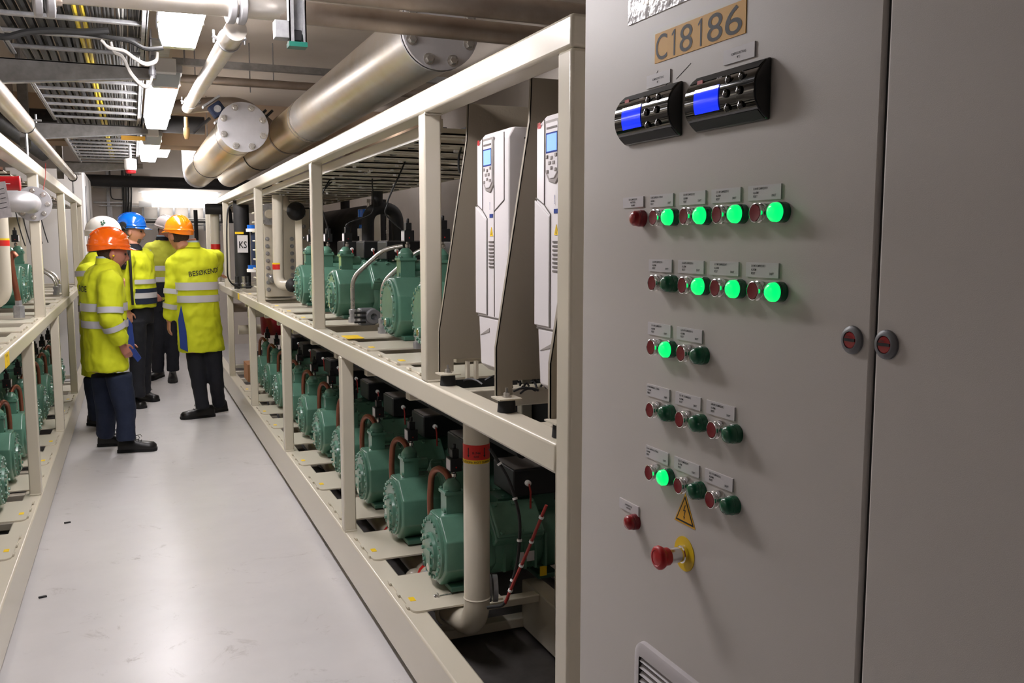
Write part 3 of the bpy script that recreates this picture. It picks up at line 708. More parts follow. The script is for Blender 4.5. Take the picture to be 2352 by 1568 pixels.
def drive(y1, label):
    w, xf, z0, z1 = .262, .985, 1.225, 1.945
    y0 = y1-w; zm = 1.395
    t = thing('frequency_drive', label, 'drive', (1.07, y0+w/2, z0), 'white frequency drives')
    def Y(k): return y1-w*k
    b = MB()
    # upper cover: chamfered slab
    sec = [(xf+.03, 1), (xf+.004, .985), (xf, .93), (xf, .07), (xf+.004, .015), (xf+.03, 0)]
    lo = [(x, Y(1-k), zm) for x, k in sec]+[(xf+.19, Y(1), zm), (xf+.19, Y(0), zm)]
    hi = [(x, Y(1-k), z1-.03) for x, k in sec]+[(xf+.19, Y(1), z1-.03), (xf+.19, Y(0), z1-.03)]
    tp = [(x+.022, Y(1-(.5+(k-.5)*.9)), z1) for x, k in sec]+[(xf+.19, Y(.95), z1), (xf+.19, Y(.05), z1)]
    b.loft([lo, hi, tp]); b.build('housing', 'drive', t, bevel=.003)
    b = MB()
    def ring(z, d, s): return [(x+d, Y(.5+(1-k-.5)*s), z) for x, k in sec]+[(xf+.19, Y(.5+.5*s), z), (xf+.19, Y(.5-.5*s), z)]
    b.loft([ring(z0, .03, .84), ring(z0+.02, .006, .9), ring(zm-.003, .002, .94)]); b.build('lower_cover', 'drive', t, bevel=.003)
    l = MB().box(xf+.002, xf+.18, Y(.97), Y(.03), zm-.0035, zm+.0005).build('cover_joint', 'drive_line', t)
    # centre spine with control panel
    sx = xf-.004
    MB().prism([(sx, Y(a), z) for a, z in [(.60, 1.925), (.60, 1.785), (.50, 1.765), (.36, 1.772), (.27, 1.80), (.27, 1.925)]], (.0055, 0, 0)).build('panel_recess', 'drive_dark', t, bevel=.002)
    p = MB().prism([(sx-.003, Y(a), z) for a, z in [(.58, 1.918), (.58, 1.795), (.50, 1.779), (.40, 1.779), (.315, 1.80), (.315, 1.918)]], (.006, 0, 0)).build('control_panel', 'drive', t, bevel=.002)
    MB().box(sx-.0038, sx-.003, Y(.575), Y(.325), 1.843, 1.893).build('screen_frame', 'blue_cloth', p)
    MB().box(sx-.0044, sx-.0036, Y(.57), Y(.345), 1.847, 1.889).build('screen', 'screen_light', p)
    MB().box(sx-.0040, sx-.003, Y(.57), Y(.34), 1.902, 1.907).build('grip', 'drive_line', p)
    for a, z in ((.35, 1.834), (.55, 1.836), (.45, 1.830), (.41, 1.818), (.50, 1.818), (.45, 1.805), (.36, 1.797), (.54, 1.800)):
        MB().box(sx-.0055, sx-.003, Y(a+.022), Y(a-.022), z-.0042, z+.0042).build('key', 'drive_dark', p, bevel=.001)
    # grooves of the cover and the raised shields
    g = MB(); e = .0012
    for (a, za), (b_, zb) in (((.24, 1.93), (.24, 1.715)), ((.04, 1.735), (.24, 1.715)), ((.24, 1.715), (.385, 1.69)), ((.385, 1.69), (.385, 1.40)), ((.60, 1.785), (.60, 1.40)), ((.90, 1.74), (.60, 1.71)), ((.90, 1.74), (.90, 1.93))):
        p0, p1 = Vector((xf-e, Y(a), za)), Vector((xf-e, Y(b_), zb)); q = (p1-p0); n = Vector((0, -q.z, q.y)).normalized()*.0011
        g.obox((p0+p1)/2, q/2, n, (.001, 0, 0))
    g.build('cover_groove', 'drive_line', t)
    MB().prism([(xf-.004, Y(a), z) for a, z in [(.375, 1.686), (.375, 1.402), (.025, 1.402), (.025, 1.73)]], (.005, 0, 0)).build('side_shield', 'drive', t, bevel=.002)
    MB().prism([(xf+.0015, Y(a), z) for a, z in [(.42, 1.362), (.42, 1.350), (.12, 1.335)]], (.004, 0, 0)).build('lower_notch', 'drive_dark', t)
    for k in range(8): MB().box(xf-.0025, xf-.0005, Y(.58), Y(.44), 1.545+.0105*k, 1.5495+.0105*k).build('vent_slot', 'drive_line', t)
    for k in range(11): MB().box(xf+.05, xf+.15, y0-.0006, y0+.001, 1.91-.016*k, 1.915-.016*k).build('side_slot', 'black', t)
    q = MB(); text_on(q, 'ABB', (xf-.0012, Y(.07), 1.912), U, V_, .020, .55, 'LEFT', .05); q.build('lettering', 'red', t)
    MB().box(xf-.0015, xf, Y(.56), Y(.46), 1.692, 1.703).build('blue_label', 'blue_cloth', t)
    q = MB(); text_on(q, 'ACH580', (xf-.0022, Y(.49), 1.715), (0, 0, 1), (0, 1, 0), .008, .8, 'LEFT'); q.build('lettering', 'blue_cloth', t)
    q = MB(); q.mi(0).prism([(xf-.0016, Y(.47), 1.638), (xf-.0016, Y(.56), 1.638), (xf-.0016, Y(.515), 1.664)], (.0016, 0, 0)); q.mi(1).prism([(xf-.002, Y(.508), 1.641), (xf-.002, Y(.522), 1.641), (xf-.002, Y(.515), 1.658)], (.0004, 0, 0))
    q.build('warning_label', ['yellow', 'print'], t)
drive(2.652, 'white wall drive with blue screen between the two slanted sheet brackets')
drive(2.205, 'white wall drive cut off by the rack\'s end post, nearest the grey cabinet')
# cables under the drives
for i, (m, pts, r) in enumerate([
    ('cable_yellow', [(1.03, 2.10, 1.25), (1.02, 2.13, 1.20), (1.06, 2.03, 1.12), (1.10, 1.9, 1.08)], .008), ('cable_grey', [(1.07, 2.2, 1.25), (1.05, 2.22, 1.2), (1.1, 2.1, 1.12), (1.12, 2.0, 1.05)], .008),
    ('black', [(1.08, 2.08, 1.26), (1.08, 2.07, 1.18), (1.11, 1.98, 1.08)], .022), ('cable_grey', [(1.06, 1.98, 1.24), (1.06, 1.97, 1.16), (1.08, 1.93, 1.05)], .018)]):
    solo('drive_cable', MB().tube(bend(pts, .05), r, 10), m, ['yellow-green earth cable', 'thin grey cable', 'thick black cable', 'thick grey cable'][i]+' dropping below the drive nearest the grey cabinet', 'cable')
w = MB(); random.seed(3)
for k in range(26):
    a = Vector((random.uniform(1.0, 1.25), random.uniform(2.38, 2.7), random.uniform(1.165, 1.20))); b_ = a+Vector((random.uniform(-.07, .07), random.uniform(-.07, .07), random.uniform(-.01, .02)))
    w.tube(hang(a, b_, -.01, 4), .0035, 5)
solo('cable_netting', w, 'black', 'tangle of thin black wires on the deck below the fully visible drive', 'wires')['kind'] = 'stuff'
# cross strut and hooks behind the feet
solo('cross_strut', MB().box(.97, 1.5, 2.80, 2.83, 1.225, 1.24).box(1.0, 1.01, 2.78, 2.8, 1.17, 1.23).box(1.03, 1.04, 2.78, 2.8, 1.17, 1.23), 'cream', 'thin cream strut on the deck behind the visible drive', 'strut')
# ================================================================ CEILING: LIGHTS
def ceiling_light(x, y0, y1, z, label, w=.148):
    t = thing('ceiling_light', label, 'light', (x, (y0+y1)/2, z), 'white batten lights along the ceiling')
    def sec(yy, i=0.): return [(x-w/2+i, yy, z+.075), (x-w/2+.004+i, yy, z+.03), (x-w/2+.014+i, yy, z), (x+w/2-.014-i, yy, z), (x+w/2-.004-i, yy, z+.03), (x+w/2-i, yy, z+.075)]
    MB().loft([sec(y0+.05), sec(y1-.05)]).build('diffuser', 'diffuser' if abs(x) < 1 else 'diffuser_fill', t)
    for a, b_ in ((y0, y0+.05), (y1-.05, y1)): MB().loft([sec(a, .004), sec(b_, -.002)]).build('end_cap', 'glass_rim', t, bevel=.004)
    MB().box(x-w/2-.006, x+w/2+.006, y0-.005, y1+.005, z+.072, z+.11).build('housing', 'galv', t, bevel=.005)
    for yy in (y0+.25, y1-.25):
        c = MB()
        for s in (-1, 1): c.box(x+s*(w/2+.004)-.004, x+s*(w/2+.004)+.004, yy-.012, yy+.012, z+.045, z+.09)
        c.build('clip', 'chrome', t)
    MB().box(x-.05, x+.05, y0-.06, y0-.006, z+.06, z+.13).build('connection_box', 'white', t, bevel=.004)
    return t
ceiling_light(.203, 2.14, 3.94, 2.383, 'bright batten light nearest the camera, partly hidden by the flanged pipe')
ceiling_light(.187, 4.90, 6.76, 2.383, 'bright batten light beside the second cable ladder, fully visible')
ceiling_light(.178, 7.79, 9.5, 2.383, 'small bright batten light third along the aisle')
ceiling_light(.385, 10.6, 12.2, 2.66, 'farthest batten light, peeking out behind the third one')
for xx in (-2.3, 2.75):  # unseen lamps added behind both racks to brighten ceiling and back wall
    for yy, w_ in ((1.6, 'near'), (5.6, 'middle'), (9.6, 'far')):
        if xx > 0 and yy < 2: continue
        ceiling_light(xx, yy, yy+1.7, 2.84 if xx > 0 else 2.6, 'added out-of-view fill light behind the %s rack, %s one' % ('right' if xx > 0 else 'opposite', w_))
for y0 in (1.95, 4.15, 6.9):
    solo('light_bracket', MB().box(.105, .19, y0, y0+.36, 2.456, 2.462).box(.105, .111, y0, y0+.36, 2.43, 2.50).box(.105, .13, y0+.34, y0+.36, 2.36, 2.47), 'galv',
         {1.95: 'galvanised bracket plate above the light nearest the camera', 4.15: 'galvanised bracket plate with cable glands before the fully visible light', 6.9: 'galvanised bracket plate above the third light'}[y0], 'bracket', 'bracket plates holding the lights')
    
# wall mounted pair at the far end
t = thing('wall_light', 'long bright double wall light on the far wall', 'light', (.65, 14.8, 2.2))
MB().box(.17, 1.25, 14.72, 14.82, 2.288, 2.365).build('diffuser', 'diffuser_wall', t, bevel=.01)
MB().box(.12, 1.3, 14.76, 14.9, 2.365, 2.385).build('housing', 'white', t)
MB().box(.30, 1.3, 14.80, 14.9, 2.15, 2.225).build('diffuser', 'diffuser_wall', t, bevel=.01)
MB().box(.12, .30, 14.80, 14.9, 2.145, 2.23).build('end_cap', 'white', t)
# ================================================================ CABLE LADDERS
LX0, LX1, LZ = -.455, .088, 2.45
def ladder(y0, y1, z, label, dz=0):
    t = thing('cable_ladder', label, 'ladder', ((LX0+LX1)/2, (y0+y1)/2, z), 'galvanised cable ladders under the ceiling')
    for x in (LX0, LX1):
        r = MB().box(x-.004, x+.004, y0, y1, z, z+.085+dz); s = 1 if x == LX0 else -1
        r.box(min(x, x+s*.018), max(x, x+s*.018), y0, y1, z, z+.006)
        r.build('side_rail', 'galv', t)
    n = int((y1-y0)/.29); 
    for k in range(n):
        y = y0+.12+k*(y1-y0-.24)/max(1, n-1)
        MB().box(LX0+.004, LX1-.004, y-.015, y+.015, z+.006, z+.022).build('rung', 'galv', t, bevel=.003)
ladder(1.6, 4.66, LZ, 'galvanised cable ladder nearest the camera, full of black and yellow cables')
ladder(4.95, 7.05, LZ, 'galvanised cable ladder beside the fully visible batten light')
ladder(7.35, 10.4, LZ-.02, 'third galvanised cable ladder, above the red siren')
ARMS = []
def cantilever(y, label, z=LZ-.06):
    t = thing('support_arm', label, 'bracket', (-.62, y, z), 'support arms under the cable ladders')
    MB().prism([(-.62, y, z+.055), (-.62, y, z-.06), (.14, y, z+.01), (.14, y, z+.055)], (0, .006, 0)).box(-.62, .14, y, y+.045, z+.05, z+.056).box(-.62, -.58, y, y+.045, z-.06, z-.054).build('arm', 'galv_dark', t)
    MB().obox((-.24, y+.02, z-.028), (.38, 0, .035), (0, .02, 0), (0, 0, .003)).build('lower_flange', 'galv', t)
    MB().box(-.68, -.62, y-.02, y+.06, z-.12, CZ).build('drop_post', 'galv_dark', t); ARMS.append(t)
for y, l in ((4.74, 'wide tapered support arm between the first two cable ladders'), (7.15, 'tapered support arm between the second and third cable ladders'), (2.3, 'support arm under the cable ladder nearest the camera'), (10.5, 'farthest support arm before the siren')):
    cantilever(y, l)
# cables lying in the ladders
random.seed(5)
def cable(x, r, m, label, group, y0=1.4, y1=10.3, amp=.004):
    pts = []; yy = y0; ph = random.uniform(0, 6)
    while yy < y1+.1:
        pts.append((x+amp*math.sin(yy*2.1+ph), yy, LZ+.03+r)); yy += .45
    solo('cable', MB().tube(pts, r, 8), m, label, 'cable', group)
NTH = ['first', 'second', 'third', 'fourth', 'fifth', 'sixth', 'seventh', 'eighth', 'ninth', 'tenth', 'eleventh', 'twelfth', 'thirteenth']
for k in range(7): cable(LX0+.04+k*.038, .0175, 'cable_black', 'thick dark power cable in the cable ladders, %s from their outer rail' % NTH[k], 'thick dark cables in the ladders')
for k in range(2): cable(-.16+k*.021, .0095, 'cable_yellow', 'yellow cable in the ladders, %s one of the pair' % ('outer', 'inner')[k], 'yellow cable pair')
for k in range(13): cable(-.118+k*.0145, .007, 'cable_grey', 'thin grey control cable in the ladders, %s beside the yellow pair' % NTH[k], 'thin grey cables in the ladders', amp=.003)
for k, x in enumerate((.018, .030, .045, .058, .07)): cable(x-(.03 if k < 2 else 0), .0055, 'cable_white', 'thin white cable in the ladders, %s counted from the yellow pair' % NTH[k], 'thin white cables in the ladders', amp=.007)
for k in range(3): cable(.035+.014*k, .006, 'cable_grey', 'thin grey cable close to the inner rail of the ladders, %s of three' % NTH[k], 'grey cables near the lights')
# loose cables under the first ladder
def P(x, y, Y): return onY(x, y, Y)
def loose(pts, Y, r, m, label, n='loose_cable', grp=None):
    q = [P(a, b_, Y) for a, b_ in pts]; out = []
    for i in range(len(q)-1):
        p0 = q[max(0, i-1)]; p1 = q[i]; p2 = q[i+1]; p3 = q[min(len(q)-1, i+2)]
        for k in range(6):
            s = k/6; out.append(.5*((2*p1)+(p2-p0)*s+(2*p0-5*p1+4*p2-p3)*s*s+(3*p1-p0-3*p2+p3)*s**3))
    out.append(q[-1]); return solo(n, MB().tube(out, r, 8), m, label, 'cable', grp)
loose([(-40, 70), (10, 85), (60, 74), (120, 70), (190, 73), (250, 70)], 3.75, .012, 'cable_black', 'black cable sagging across below the first ladder')
loose([(20, 84), (60, 76), (130, 74), (200, 78), (262, 88), (300, 95), (335, 112), (375, 110)], 3.8, .008, 'cable_black', 'thin black cable ending at the light nearest the camera')
for k in range(2):
    loose([(232+k*4, 92+k*2), (250, 108+k*2), (285, 116+k*2), (310, 133+k*3), (335, 145+k*4), (358, 138+k*4), (362, 120)], 4.0, .0055, 'cable_white', 'white cable looping up to the bracket plate, %s one' % ('upper', 'lower')[k], grp='white cables looping to the bracket plate')
    loose([(255, 96+k*2), (262, 118+k*2), (282, 130+k*3), (300, 165+k*4), (322, 190+k*4), (340, 196+k*4), (350, 175)], 4.05, .0055, 'cable_white', 'white cable drooping below the first support arm, %s one' % ('upper', 'lower')[k], grp='white cables drooping below the support arm')
solo('cable_gland', MB().lathe(P(350, 172, 4.06), (0, 0, 1), [(-.015, .011), (0, .012), (.0, .015), (.02, .015), (.02, .011), (.04, .011)], 12), 'lock_grey', 'grey cable gland holding two white cables by the bracket plate', 'gland')

# ================================================================ PIPES UNDER THE CEILING
def pipe(name, label, pts, r, m='stainless', n=28, rings=(), grp=None, rm=None, base=None):
    t = thing(name, label, 'pipe', base or pts[0], grp)
    MB().tube(pts, r, n).build('pipe_run', m, t)
    for (i, f, rr, ln, mm) in rings:
        a, b_ = Vector(pts[i]), Vector(pts[i+1]); c = a.lerp(b_, f); d = (b_-a).normalized()
        MB().lathe(c, d, [(-ln/2, r), (-ln/2, r+rr), (ln/2, r+rr), (ln/2, r)], n, False).build('joint_ring', mm, t)
    return t
def flange(t, c, axis, R, nb, br, th_=.024, m='stainless_flat', bolt=.016, ph=0.):
    a = Vector(axis).normalized()
    f = MB().lathe(c, axis, [(-th_, R*.985), (-th_*.35, R*.985), (-th_*.3, R), (0, R)], 44).build('flange', m, t, bevel=.002)
    u = Vector((1, 0, 0)) if abs(a.x) < .5 else Vector((0, 1, 0)); w = a.cross(u)
    bm = MB().hexbolt((0, 0, 0), axis, bolt, bolt*1.1).mesh('flange_bolt', 'steel')
    for k in range(nb):
        q = ph+2*PI*k/nb
        o = bpy.data.objects.new('flange_bolt', bm); COL.objects.link(o); o.parent = f
        o.location = Vector(c)+u*math.cos(q)*br+w*math.sin(q)*br-wpos(t)
    return f
AX, AZ, AR = 1.156, 2.453, .152
t = pipe('header_pipe', 'thick stainless header pipe with a bolted end flange, nearest of the big ceiling pipes', [(AX, 3.54, AZ), (AX, 6.3, AZ)], AR,
         rings=[(0, .985, .004, .02, 'steel')])
MB().tube([(AX, 6.3, AZ), (AX, 11.9, AZ)], AR*.985, 28).build('pipe_run', 'stainless_tint', t)
for yy, ln, mm in ((6.36, .012, 'steel'), (7.25, .05, 'pipe_brown'), (9.0, .04, 'insul')): MB().lathe((AX, yy, AZ), (0, 1, 0), [(-ln/2, AR*.985), (-ln/2, AR+.002), (ln/2, AR+.002), (ln/2, AR*.985)], 28, False).build('joint_ring', mm, t)
flange(t, (AX, 3.50, AZ), (0, -1, 0), .158, 8, .128, ph=PI/8)
MB().lathe((AX, 3.54, AZ), (0, 1, 0), [(-.012, .158), (.0, .158), (.012, .152)], 40, False).build('flange_collar', 'stainless_flat', t)
BX, BZ, BR = .733, 2.398, .152
t = pipe('header_pipe', 'shorter stainless header pipe whose round flange with eight bolts hangs over the aisle', [(BX, 6.54, BZ), (BX, 7.6, BZ), (BX, 10.0, BZ), (BX, 10.9, BZ)], BR, 'stainless_tint',
         rings=[(0, .35, .002, .04, 'pipe_brown'), (1, .75, .003, .03, 'insul')])
flange(t, (BX, 6.50, BZ), (0, -1, 0), .168, 8, .138, ph=PI/8)
MB().tube(bend([(BX, 10.9, BZ), (BX, 11.35, BZ), (BX, 11.35, BZ+.6)], .3, 8), BR*1.03, 24).build('elbow', 'stainless_flat', t)
q = MB(); text_on(q, 'E 05', (BX-.153, 7.05, BZ-.07), (0, -1, 0), (0, 0, 1), .03); 
q = MB()
for i, ch in enumerate('E 05 27'):
    V, F = glyphs(ch, .028) if ch != ' ' else ([], [])
    if V: q.add([(BX-(BR+.001)*math.cos(-.75+(vy)/BR), 7.05-.03*i-vx, BZ+(BR+.001)*math.sin(-.75+vy/BR)) for vx, vy in V], F)
q.build('lettering', 'print', t)
# brown iron bend between the two with a blue butterfly valve
t = pipe('bypass_pipe', 'dull brown bent pipe arching behind the round flange', bend([(.30, 7.4, 2.62), (.55, 7.4, 2.66), (.85, 7.4, 2.68), (1.02, 7.4, 2.52), (1.12, 7.4, 2.45)], .12, 6), .055, 'pipe_brown', 18)
for x in (.95, 1.0): MB().lathe((x, 7.4, 2.585), (.7, 0, -.7), [(-.01, .085), (.01, .085)], 20).build('flange', 'cable_black', t)
vt = thing('butterfly_valve', 'blue-bodied butterfly valve with a black lever, left of the round flange', 'valve', (.52, 6.9, 2.5))
c = onY(498, 252, 6.9)
R3 = Vector((.62, 0, .45)).normalized(); q3 = Vector((-.45, 0, .62)).normalized()
for s in (-1, 1):
    MB().obox(c+R3.cross(Vector((0, 1, 0)))*s*.065, R3*.07, (0, .05, 0), q3*.007).build('clamp_plate', 'galv', vt)
MB().obox(c, R3*.05, (0, .045, 0), q3*.045).build('valve_body', 'navy', vt, bevel=.01)
MB().lathe(c+Vector((0, -.045, 0)), (0, -1, 0), [(0, .025), (.02, .025), (.02, .012)], 16).build('stem', 'galv', vt)
a = onY(482, 272, 6.8); b_ = onY(444, 305, 6.75)
MB().tube([a, b_], .012, 8).build('lever', 'black', vt)
# crossing pipes near the camera
def px_line(p, q, Y0, Y1=None): return onY(*p, Y0), onY(*q, Y1 or Y0)
a, b_ = onY(120, -24, 2.92), onY(660, 22, 3.0)
d = (b_-a).normalized()
t = pipe('crossing_pipe', 'stainless pipe with a bolted coupling crossing above the nearest light', [a, b_], .036, 'stainless', 24)
c = onY(541, 12, 2.98)
def coupling(t, c, d, r):
    for s in (-1, 1):
        MB().lathe(c+d*s*.016, d, [(-.012, r+.008), (-.010, r+.02), (.010, r+.02), (.012, r+.008)], 24).build('coupling_half', 'stainless_flat', t, bevel=.003)
    k = MB(); k.hexbolt(c+Vector((0, -.02, -.0))-d*.03, -d, .011, .016); k.hexbolt(c+Vector((0, -.02, -.01))+d*.03, d, .011, .016); k.build('coupling_bolt', 'pipe_brown', t)
coupling(t, c, d, .036)
c = onY(100, -2, 2.92); coupling(t, c, d, .03)
for (p0, p1, r, m, lab, Y) in [((640, 24), (1300, 92), .036, 'pipe_brown', 'long brown-tinged crossing pipe passing in front of the big end flange', 3.0),
                               ((700, -32), (1420, 46), .040, 'pipe_brown', 'upper brownish crossing pipe along the top edge of the picture', 2.85)]:
    a, b_ = onY(*p0, Y), onY(*p1, Y); b_ = a+(b_-a)*1.5
    pipe('crossing_pipe', lab, [a, b_], r, m, 24)
q = MB(); 
# slender pipe hanging diagonally under the coupling, running away
a = onY(541, 40, 3.05); b_ = onZ(432, 250, 2.30)
a.z = 2.285
dp = thing('branch_pipe', 'slender stainless branch pipe running away under the coupling', 'pipe', a)
e = onY(430, 248, 6.4)
MB().tube([a, e], .034, 20).build('pipe_run', 'stainless', dp)
for f in (.07, .86):
    c = a.lerp(e, f); d = (e-a).normalized()
    MB().lathe(c, d, [(-.010, .036), (-.010, .040), (.010, .040), (.010, .036)], 20, False).build('pipe_clip', 'galv', dp)
    k = MB(); k.tube([c+Vector((-.055, 0, .01)), c+Vector((-.035, 0, .0))], .007, 6); k.tube([c+Vector((.055, 0, .01)), c+Vector((.035, 0, 0))], .007, 6)
    for s in (-1, 1): k.tube([c+Vector((s*.05, 0, -.012)), c+Vector((s*.05, 0, .03))], .004, 6)
    k.build('clip_ear', 'galv', dp)
# hanging strut with green end cap
p = onY(678, 60, 2.9)
t = thing('hanging_strut', 'hanging channel strut with a dark green end cap, beside the crossing pipes', 'strut', (p.x, 2.9, 2.25))
zb = onY(680, 108, 2.9).z
h = MB(); x0 = p.x-.024; x1 = p.x+.027; y0 = 2.86
h.box(x0, x0+.004, y0, y0+.045, zb, CZ).box(x1-.004, x1, y0, y0+.045, zb, CZ).box(x0, x1, y0+.041, y0+.045, zb, CZ).box(x0, x0+.014, y0, y0+.003, zb, CZ).box(x1-.010, x1, y0, y0+.003, zb, CZ)
h.build('channel', 'galv', t)
mat('cap_green', (20, 92, 78), .4)
MB().box(x0-.002, x1+.002, y0-.002, y0+.047, zb-.006, zb+.008).build('end_cap', 'cap_green', t)
MB().box(x0+.014, x1-.012, y0+.008, y0+.03, zb+.012, zb+.045).build('channel_nut', 'black', t, bevel=.003)
a = onY(622, 82, 2.95); 
MB().box(a.x, x0, 2.86, 2.905, a.z-.022, a.z+.03).build('side_channel', 'galv', t, bevel=.002)
MB().hexbolt((x1-.02, y0, 2.38), (0, -1, 0), .007, .008).build('bolt', 'galv', t)
# unistruts across the ceiling and rods
for (Y, z, x0_, x1_, l) in ((5.2, 2.86, .25, 2.4, 'galvanised channel across the ceiling, nearer one'), (6.6, 2.80, .3, 2.4, 'galvanised channel across the ceiling above the bent pipe')):
    solo('ceiling_channel', MB().box(x0_, x1_, Y, Y+.045, z, z+.045), 'galv_dark', l, 'channel')
solo('ceiling_pipe', MB().tube([(.25, 6.9, 2.76), (2.4, 6.9, 2.76)], .03, 14), 'pipe_brown', 'thin brown pipe running across the ceiling before the bent pipe', 'pipe')
for i, (x, y, z0) in enumerate(((.262, 4.6, 2.45), (.733, 9.6, 2.55), (.46, 6.9, 2.78), (.84, 6.95, 2.7), (.60, 11.2, 2.5), (1.0, 6.9, 2.79))):
    solo('hanger_rod', MB().tube([(x, y, z0), (x, y, CZ)], .004, 6), 'galv_dark', ['thin hanger rod beside the two nearest lights', 'hanger rod holding the shorter header pipe', 'hanger rod above the blue-bodied valve', 'hanger rod above the bent brown pipe', 'hanger rod at the far elbow of the header pipe', 'hanger rod right of the bent brown pipe'][i], 'rod')
# black insulated pipes deeper in
solo('insulated_pipe', MB().tube([(-2.5, 8.4, 2.62), (.62, 8.4, 2.62)], .075, 16), 'insul', 'black insulated pipe crossing under the ceiling behind the valve lever', 'pipe')
solo('insulated_pipe', MB().tube([(-1.0, 14.2, 2.49), (2.3, 14.2, 2.46)], .083, 16), 'insul', 'black insulated pipe crossing before the far wall above the wall light', 'pipe')
solo('insulated_pipe', MB().tube([(-.95, 4.4, 2.50), (-.72, 9.5, 2.42)], .055, 14), 'insul', 'black insulated pipe beside the shiny pipe above the opposite rack', 'pipe')
solo('insulated_pipe', MB().tube([(-2.8, 7.0, 2.62), (-.7, 7.0, 2.62)], .10, 16), 'pipe_brown', 'dull brown pipe crossing behind the cable ladder over the opposite rack', 'pipe')
solo('brass_valve', MB().lathe((.355, 6.3, 2.28), (0, 0, 1), [(0, .012), (.03, .02), (.07, .02), (.075, .013), (.14, .013)], 12), 'brass', 'small brass valve below the branch pipe end', 'valve')
# shiny pipe above the left rack
t = pipe('rack_pipe', 'shiny thin stainless pipe clamped above the top beam of the opposite rack', [(-.555, 3.2, 2.31), (-.555, 10.9, 2.31)], .038, 'stainless', 32)
MB().tube([(-.555, 3.2, 2.315), (-.555, 6.15, 2.315)], .052, 32).build('pipe_sleeve', 'stainless', t)
MB().tube([(-.555, 10.9, 2.31), (-.555, 11.1, 2.31)], .03, 20).build('pipe_end', 'steel', t)
for y in (6.2, 10.85):
    MB().lathe((-.555, y, 2.31), (0, 1, 0), [(-.012, .039), (-.012, .047), (.012, .047), (.012, .039)], 20, False).build('rubber_ring', 'rubber', t)
    MB().tube([(-.555, y, 2.10), (-.555, y, 2.27)], .008, 8).tube([(-.50, y, 2.33), (-.50, y, 2.38)], .006, 6).box(-.53, -.47, y-.01, y+.01, 2.34, 2.35).build('pipe_clip', 'galv', t)
# siren
s = onY(300, 385, 8.6)
t = thing('siren', 'white ceiling siren with a red lower ring hanging below the third ladder', 'siren', (s.x, 8.6, 2.2))
MB().lathe((s.x, 8.6, s.z-.02), (0, 0, 1), [(0, .045), (.02, .05), (.09, .05), (.095, .04)], 24).build('housing', 'white', t)
MB().lathe((s.x, 8.6, s.z-.05), (0, 0, 1), [(0, .03), (.006, .04), (.03, .042)], 24).build('red_ring', 'red', t)
MB().tube([(s.x, 8.6, s.z+.07), (s.x, 8.6, 2.46)], .012, 8).build('stem', 'galv', t)
MB().box(-.04, .12, 7.135, 7.15, 2.345, 2.375).build('yellow_plate', 'orange_label', ARMS[1])

# ================================================================ FAR WALL
x0w = -.42
t = thing('wall_tray', 'wire cable tray with uprights fixed along the far wall', 'tray', (.4, 14.95, 2.0))
MB().box(-.42, 1.3, 14.93, 14.97, 2.155, 2.17).build('top_rail', 'galv', t); MB().box(-.42, 1.3, 14.90, 14.97, 1.87, 1.89).build('bottom_rail', 'galv', t)
for i in range(8):
    x = -.28+i*.22; MB().box(x, x+.03, 14.95, 14.98, 1.80, 2.17).build('upright', 'galv', t)
for k in range(3): solo('wall_cable', MB().tube([(.04, 14.9, 1.92+.025*k), (1.5, 14.9, 1.93+.022*k)], .012, 8), 'cable_white' if k else 'cable_grey', ['grey cable', 'white cable', 'white cable'][k]+' lying in the tray on the far wall, '+['lowest', 'middle', 'top'][k]+' of three', 'cable', 'cables on the far wall')
for k in range(4): solo('wall_cable', MB().tube(bend([(-.08+.035*k, 14.7, 2.75), (-.08+.035*k, 14.85, 2.3), (-.11+.03*k, 14.9, 1.9), (-.11+.03*k, 14.9, 1.6)], .2), .013, 8), 'cable_grey', 'grey cable dropping down the far wall, %s of four' % NTH[k], 'cable', 'grey cables dropping down the far wall')
for k in range(2): solo('wall_cable', MB().tube(bend([(-.26+.16*k, 14.93, 2.75), (-.26+.16*k, 14.93, 2.26), (-.08, 14.93, 2.25)], .06), .007, 6), 'black', 'thin black cable making a loop on the far wall, %s one' % ('left' if k == 0 else 'inner'), 'cable')
for z in (2.2, 2.42, 2.7): solo('wall_rail', MB().box(-.5, .0, 14.94, 14.97, z, z+.02), 'galv', 'thin galvanised rail on the far wall at %s height' % {2.2: 'low', 2.42: 'middle', 2.7: 'top'}[z], 'rail')
for x in (-.32, -.05): solo('wall_rail', MB().box(x, x+.04, 14.95, 14.98, 1.8, 2.9), 'galv', 'upright galvanised strip on the far wall, %s one' % ('outer' if x < -.1 else 'inner'), 'rail')
solo('insulated_pipe', MB().tube([(.9, 14.5, .0), (.9, 14.5, 2.1)], .03, 12), 'insul', 'thin black upright pipe before the far wall beside the right rack', 'pipe')
# white distribution cabinet beyond the left rack
t = thing('wall_cabinet', 'tall white distribution cabinet standing beyond the opposite rack', 'cabinet', (-.8, 12.9, 0))
MB().box(-1.3, -.50, 11.9, 14.3, 0, 2.47).build('cabinet_body', 'white', t, bevel=.01)
for y in (12.7, 13.5): MB().box(-.503, -.498, y, y+.008, .05, 2.45).build('door_gap', 'seal', t)
MB().box(-.498, -.495, 12.3, 12.45, 1.75, 2.3).build('window_strip', 'lock_grey', t)
MB().box(-.498, -.47, 12.55, 12.6, 1.65, 1.85).build('handle', 'black', t)
MB().lathe((-.5, 12.75, 1.6), (1, 0, 0), [(0, .02), (.02, .02)], 12).build('red_button', 'red', t)
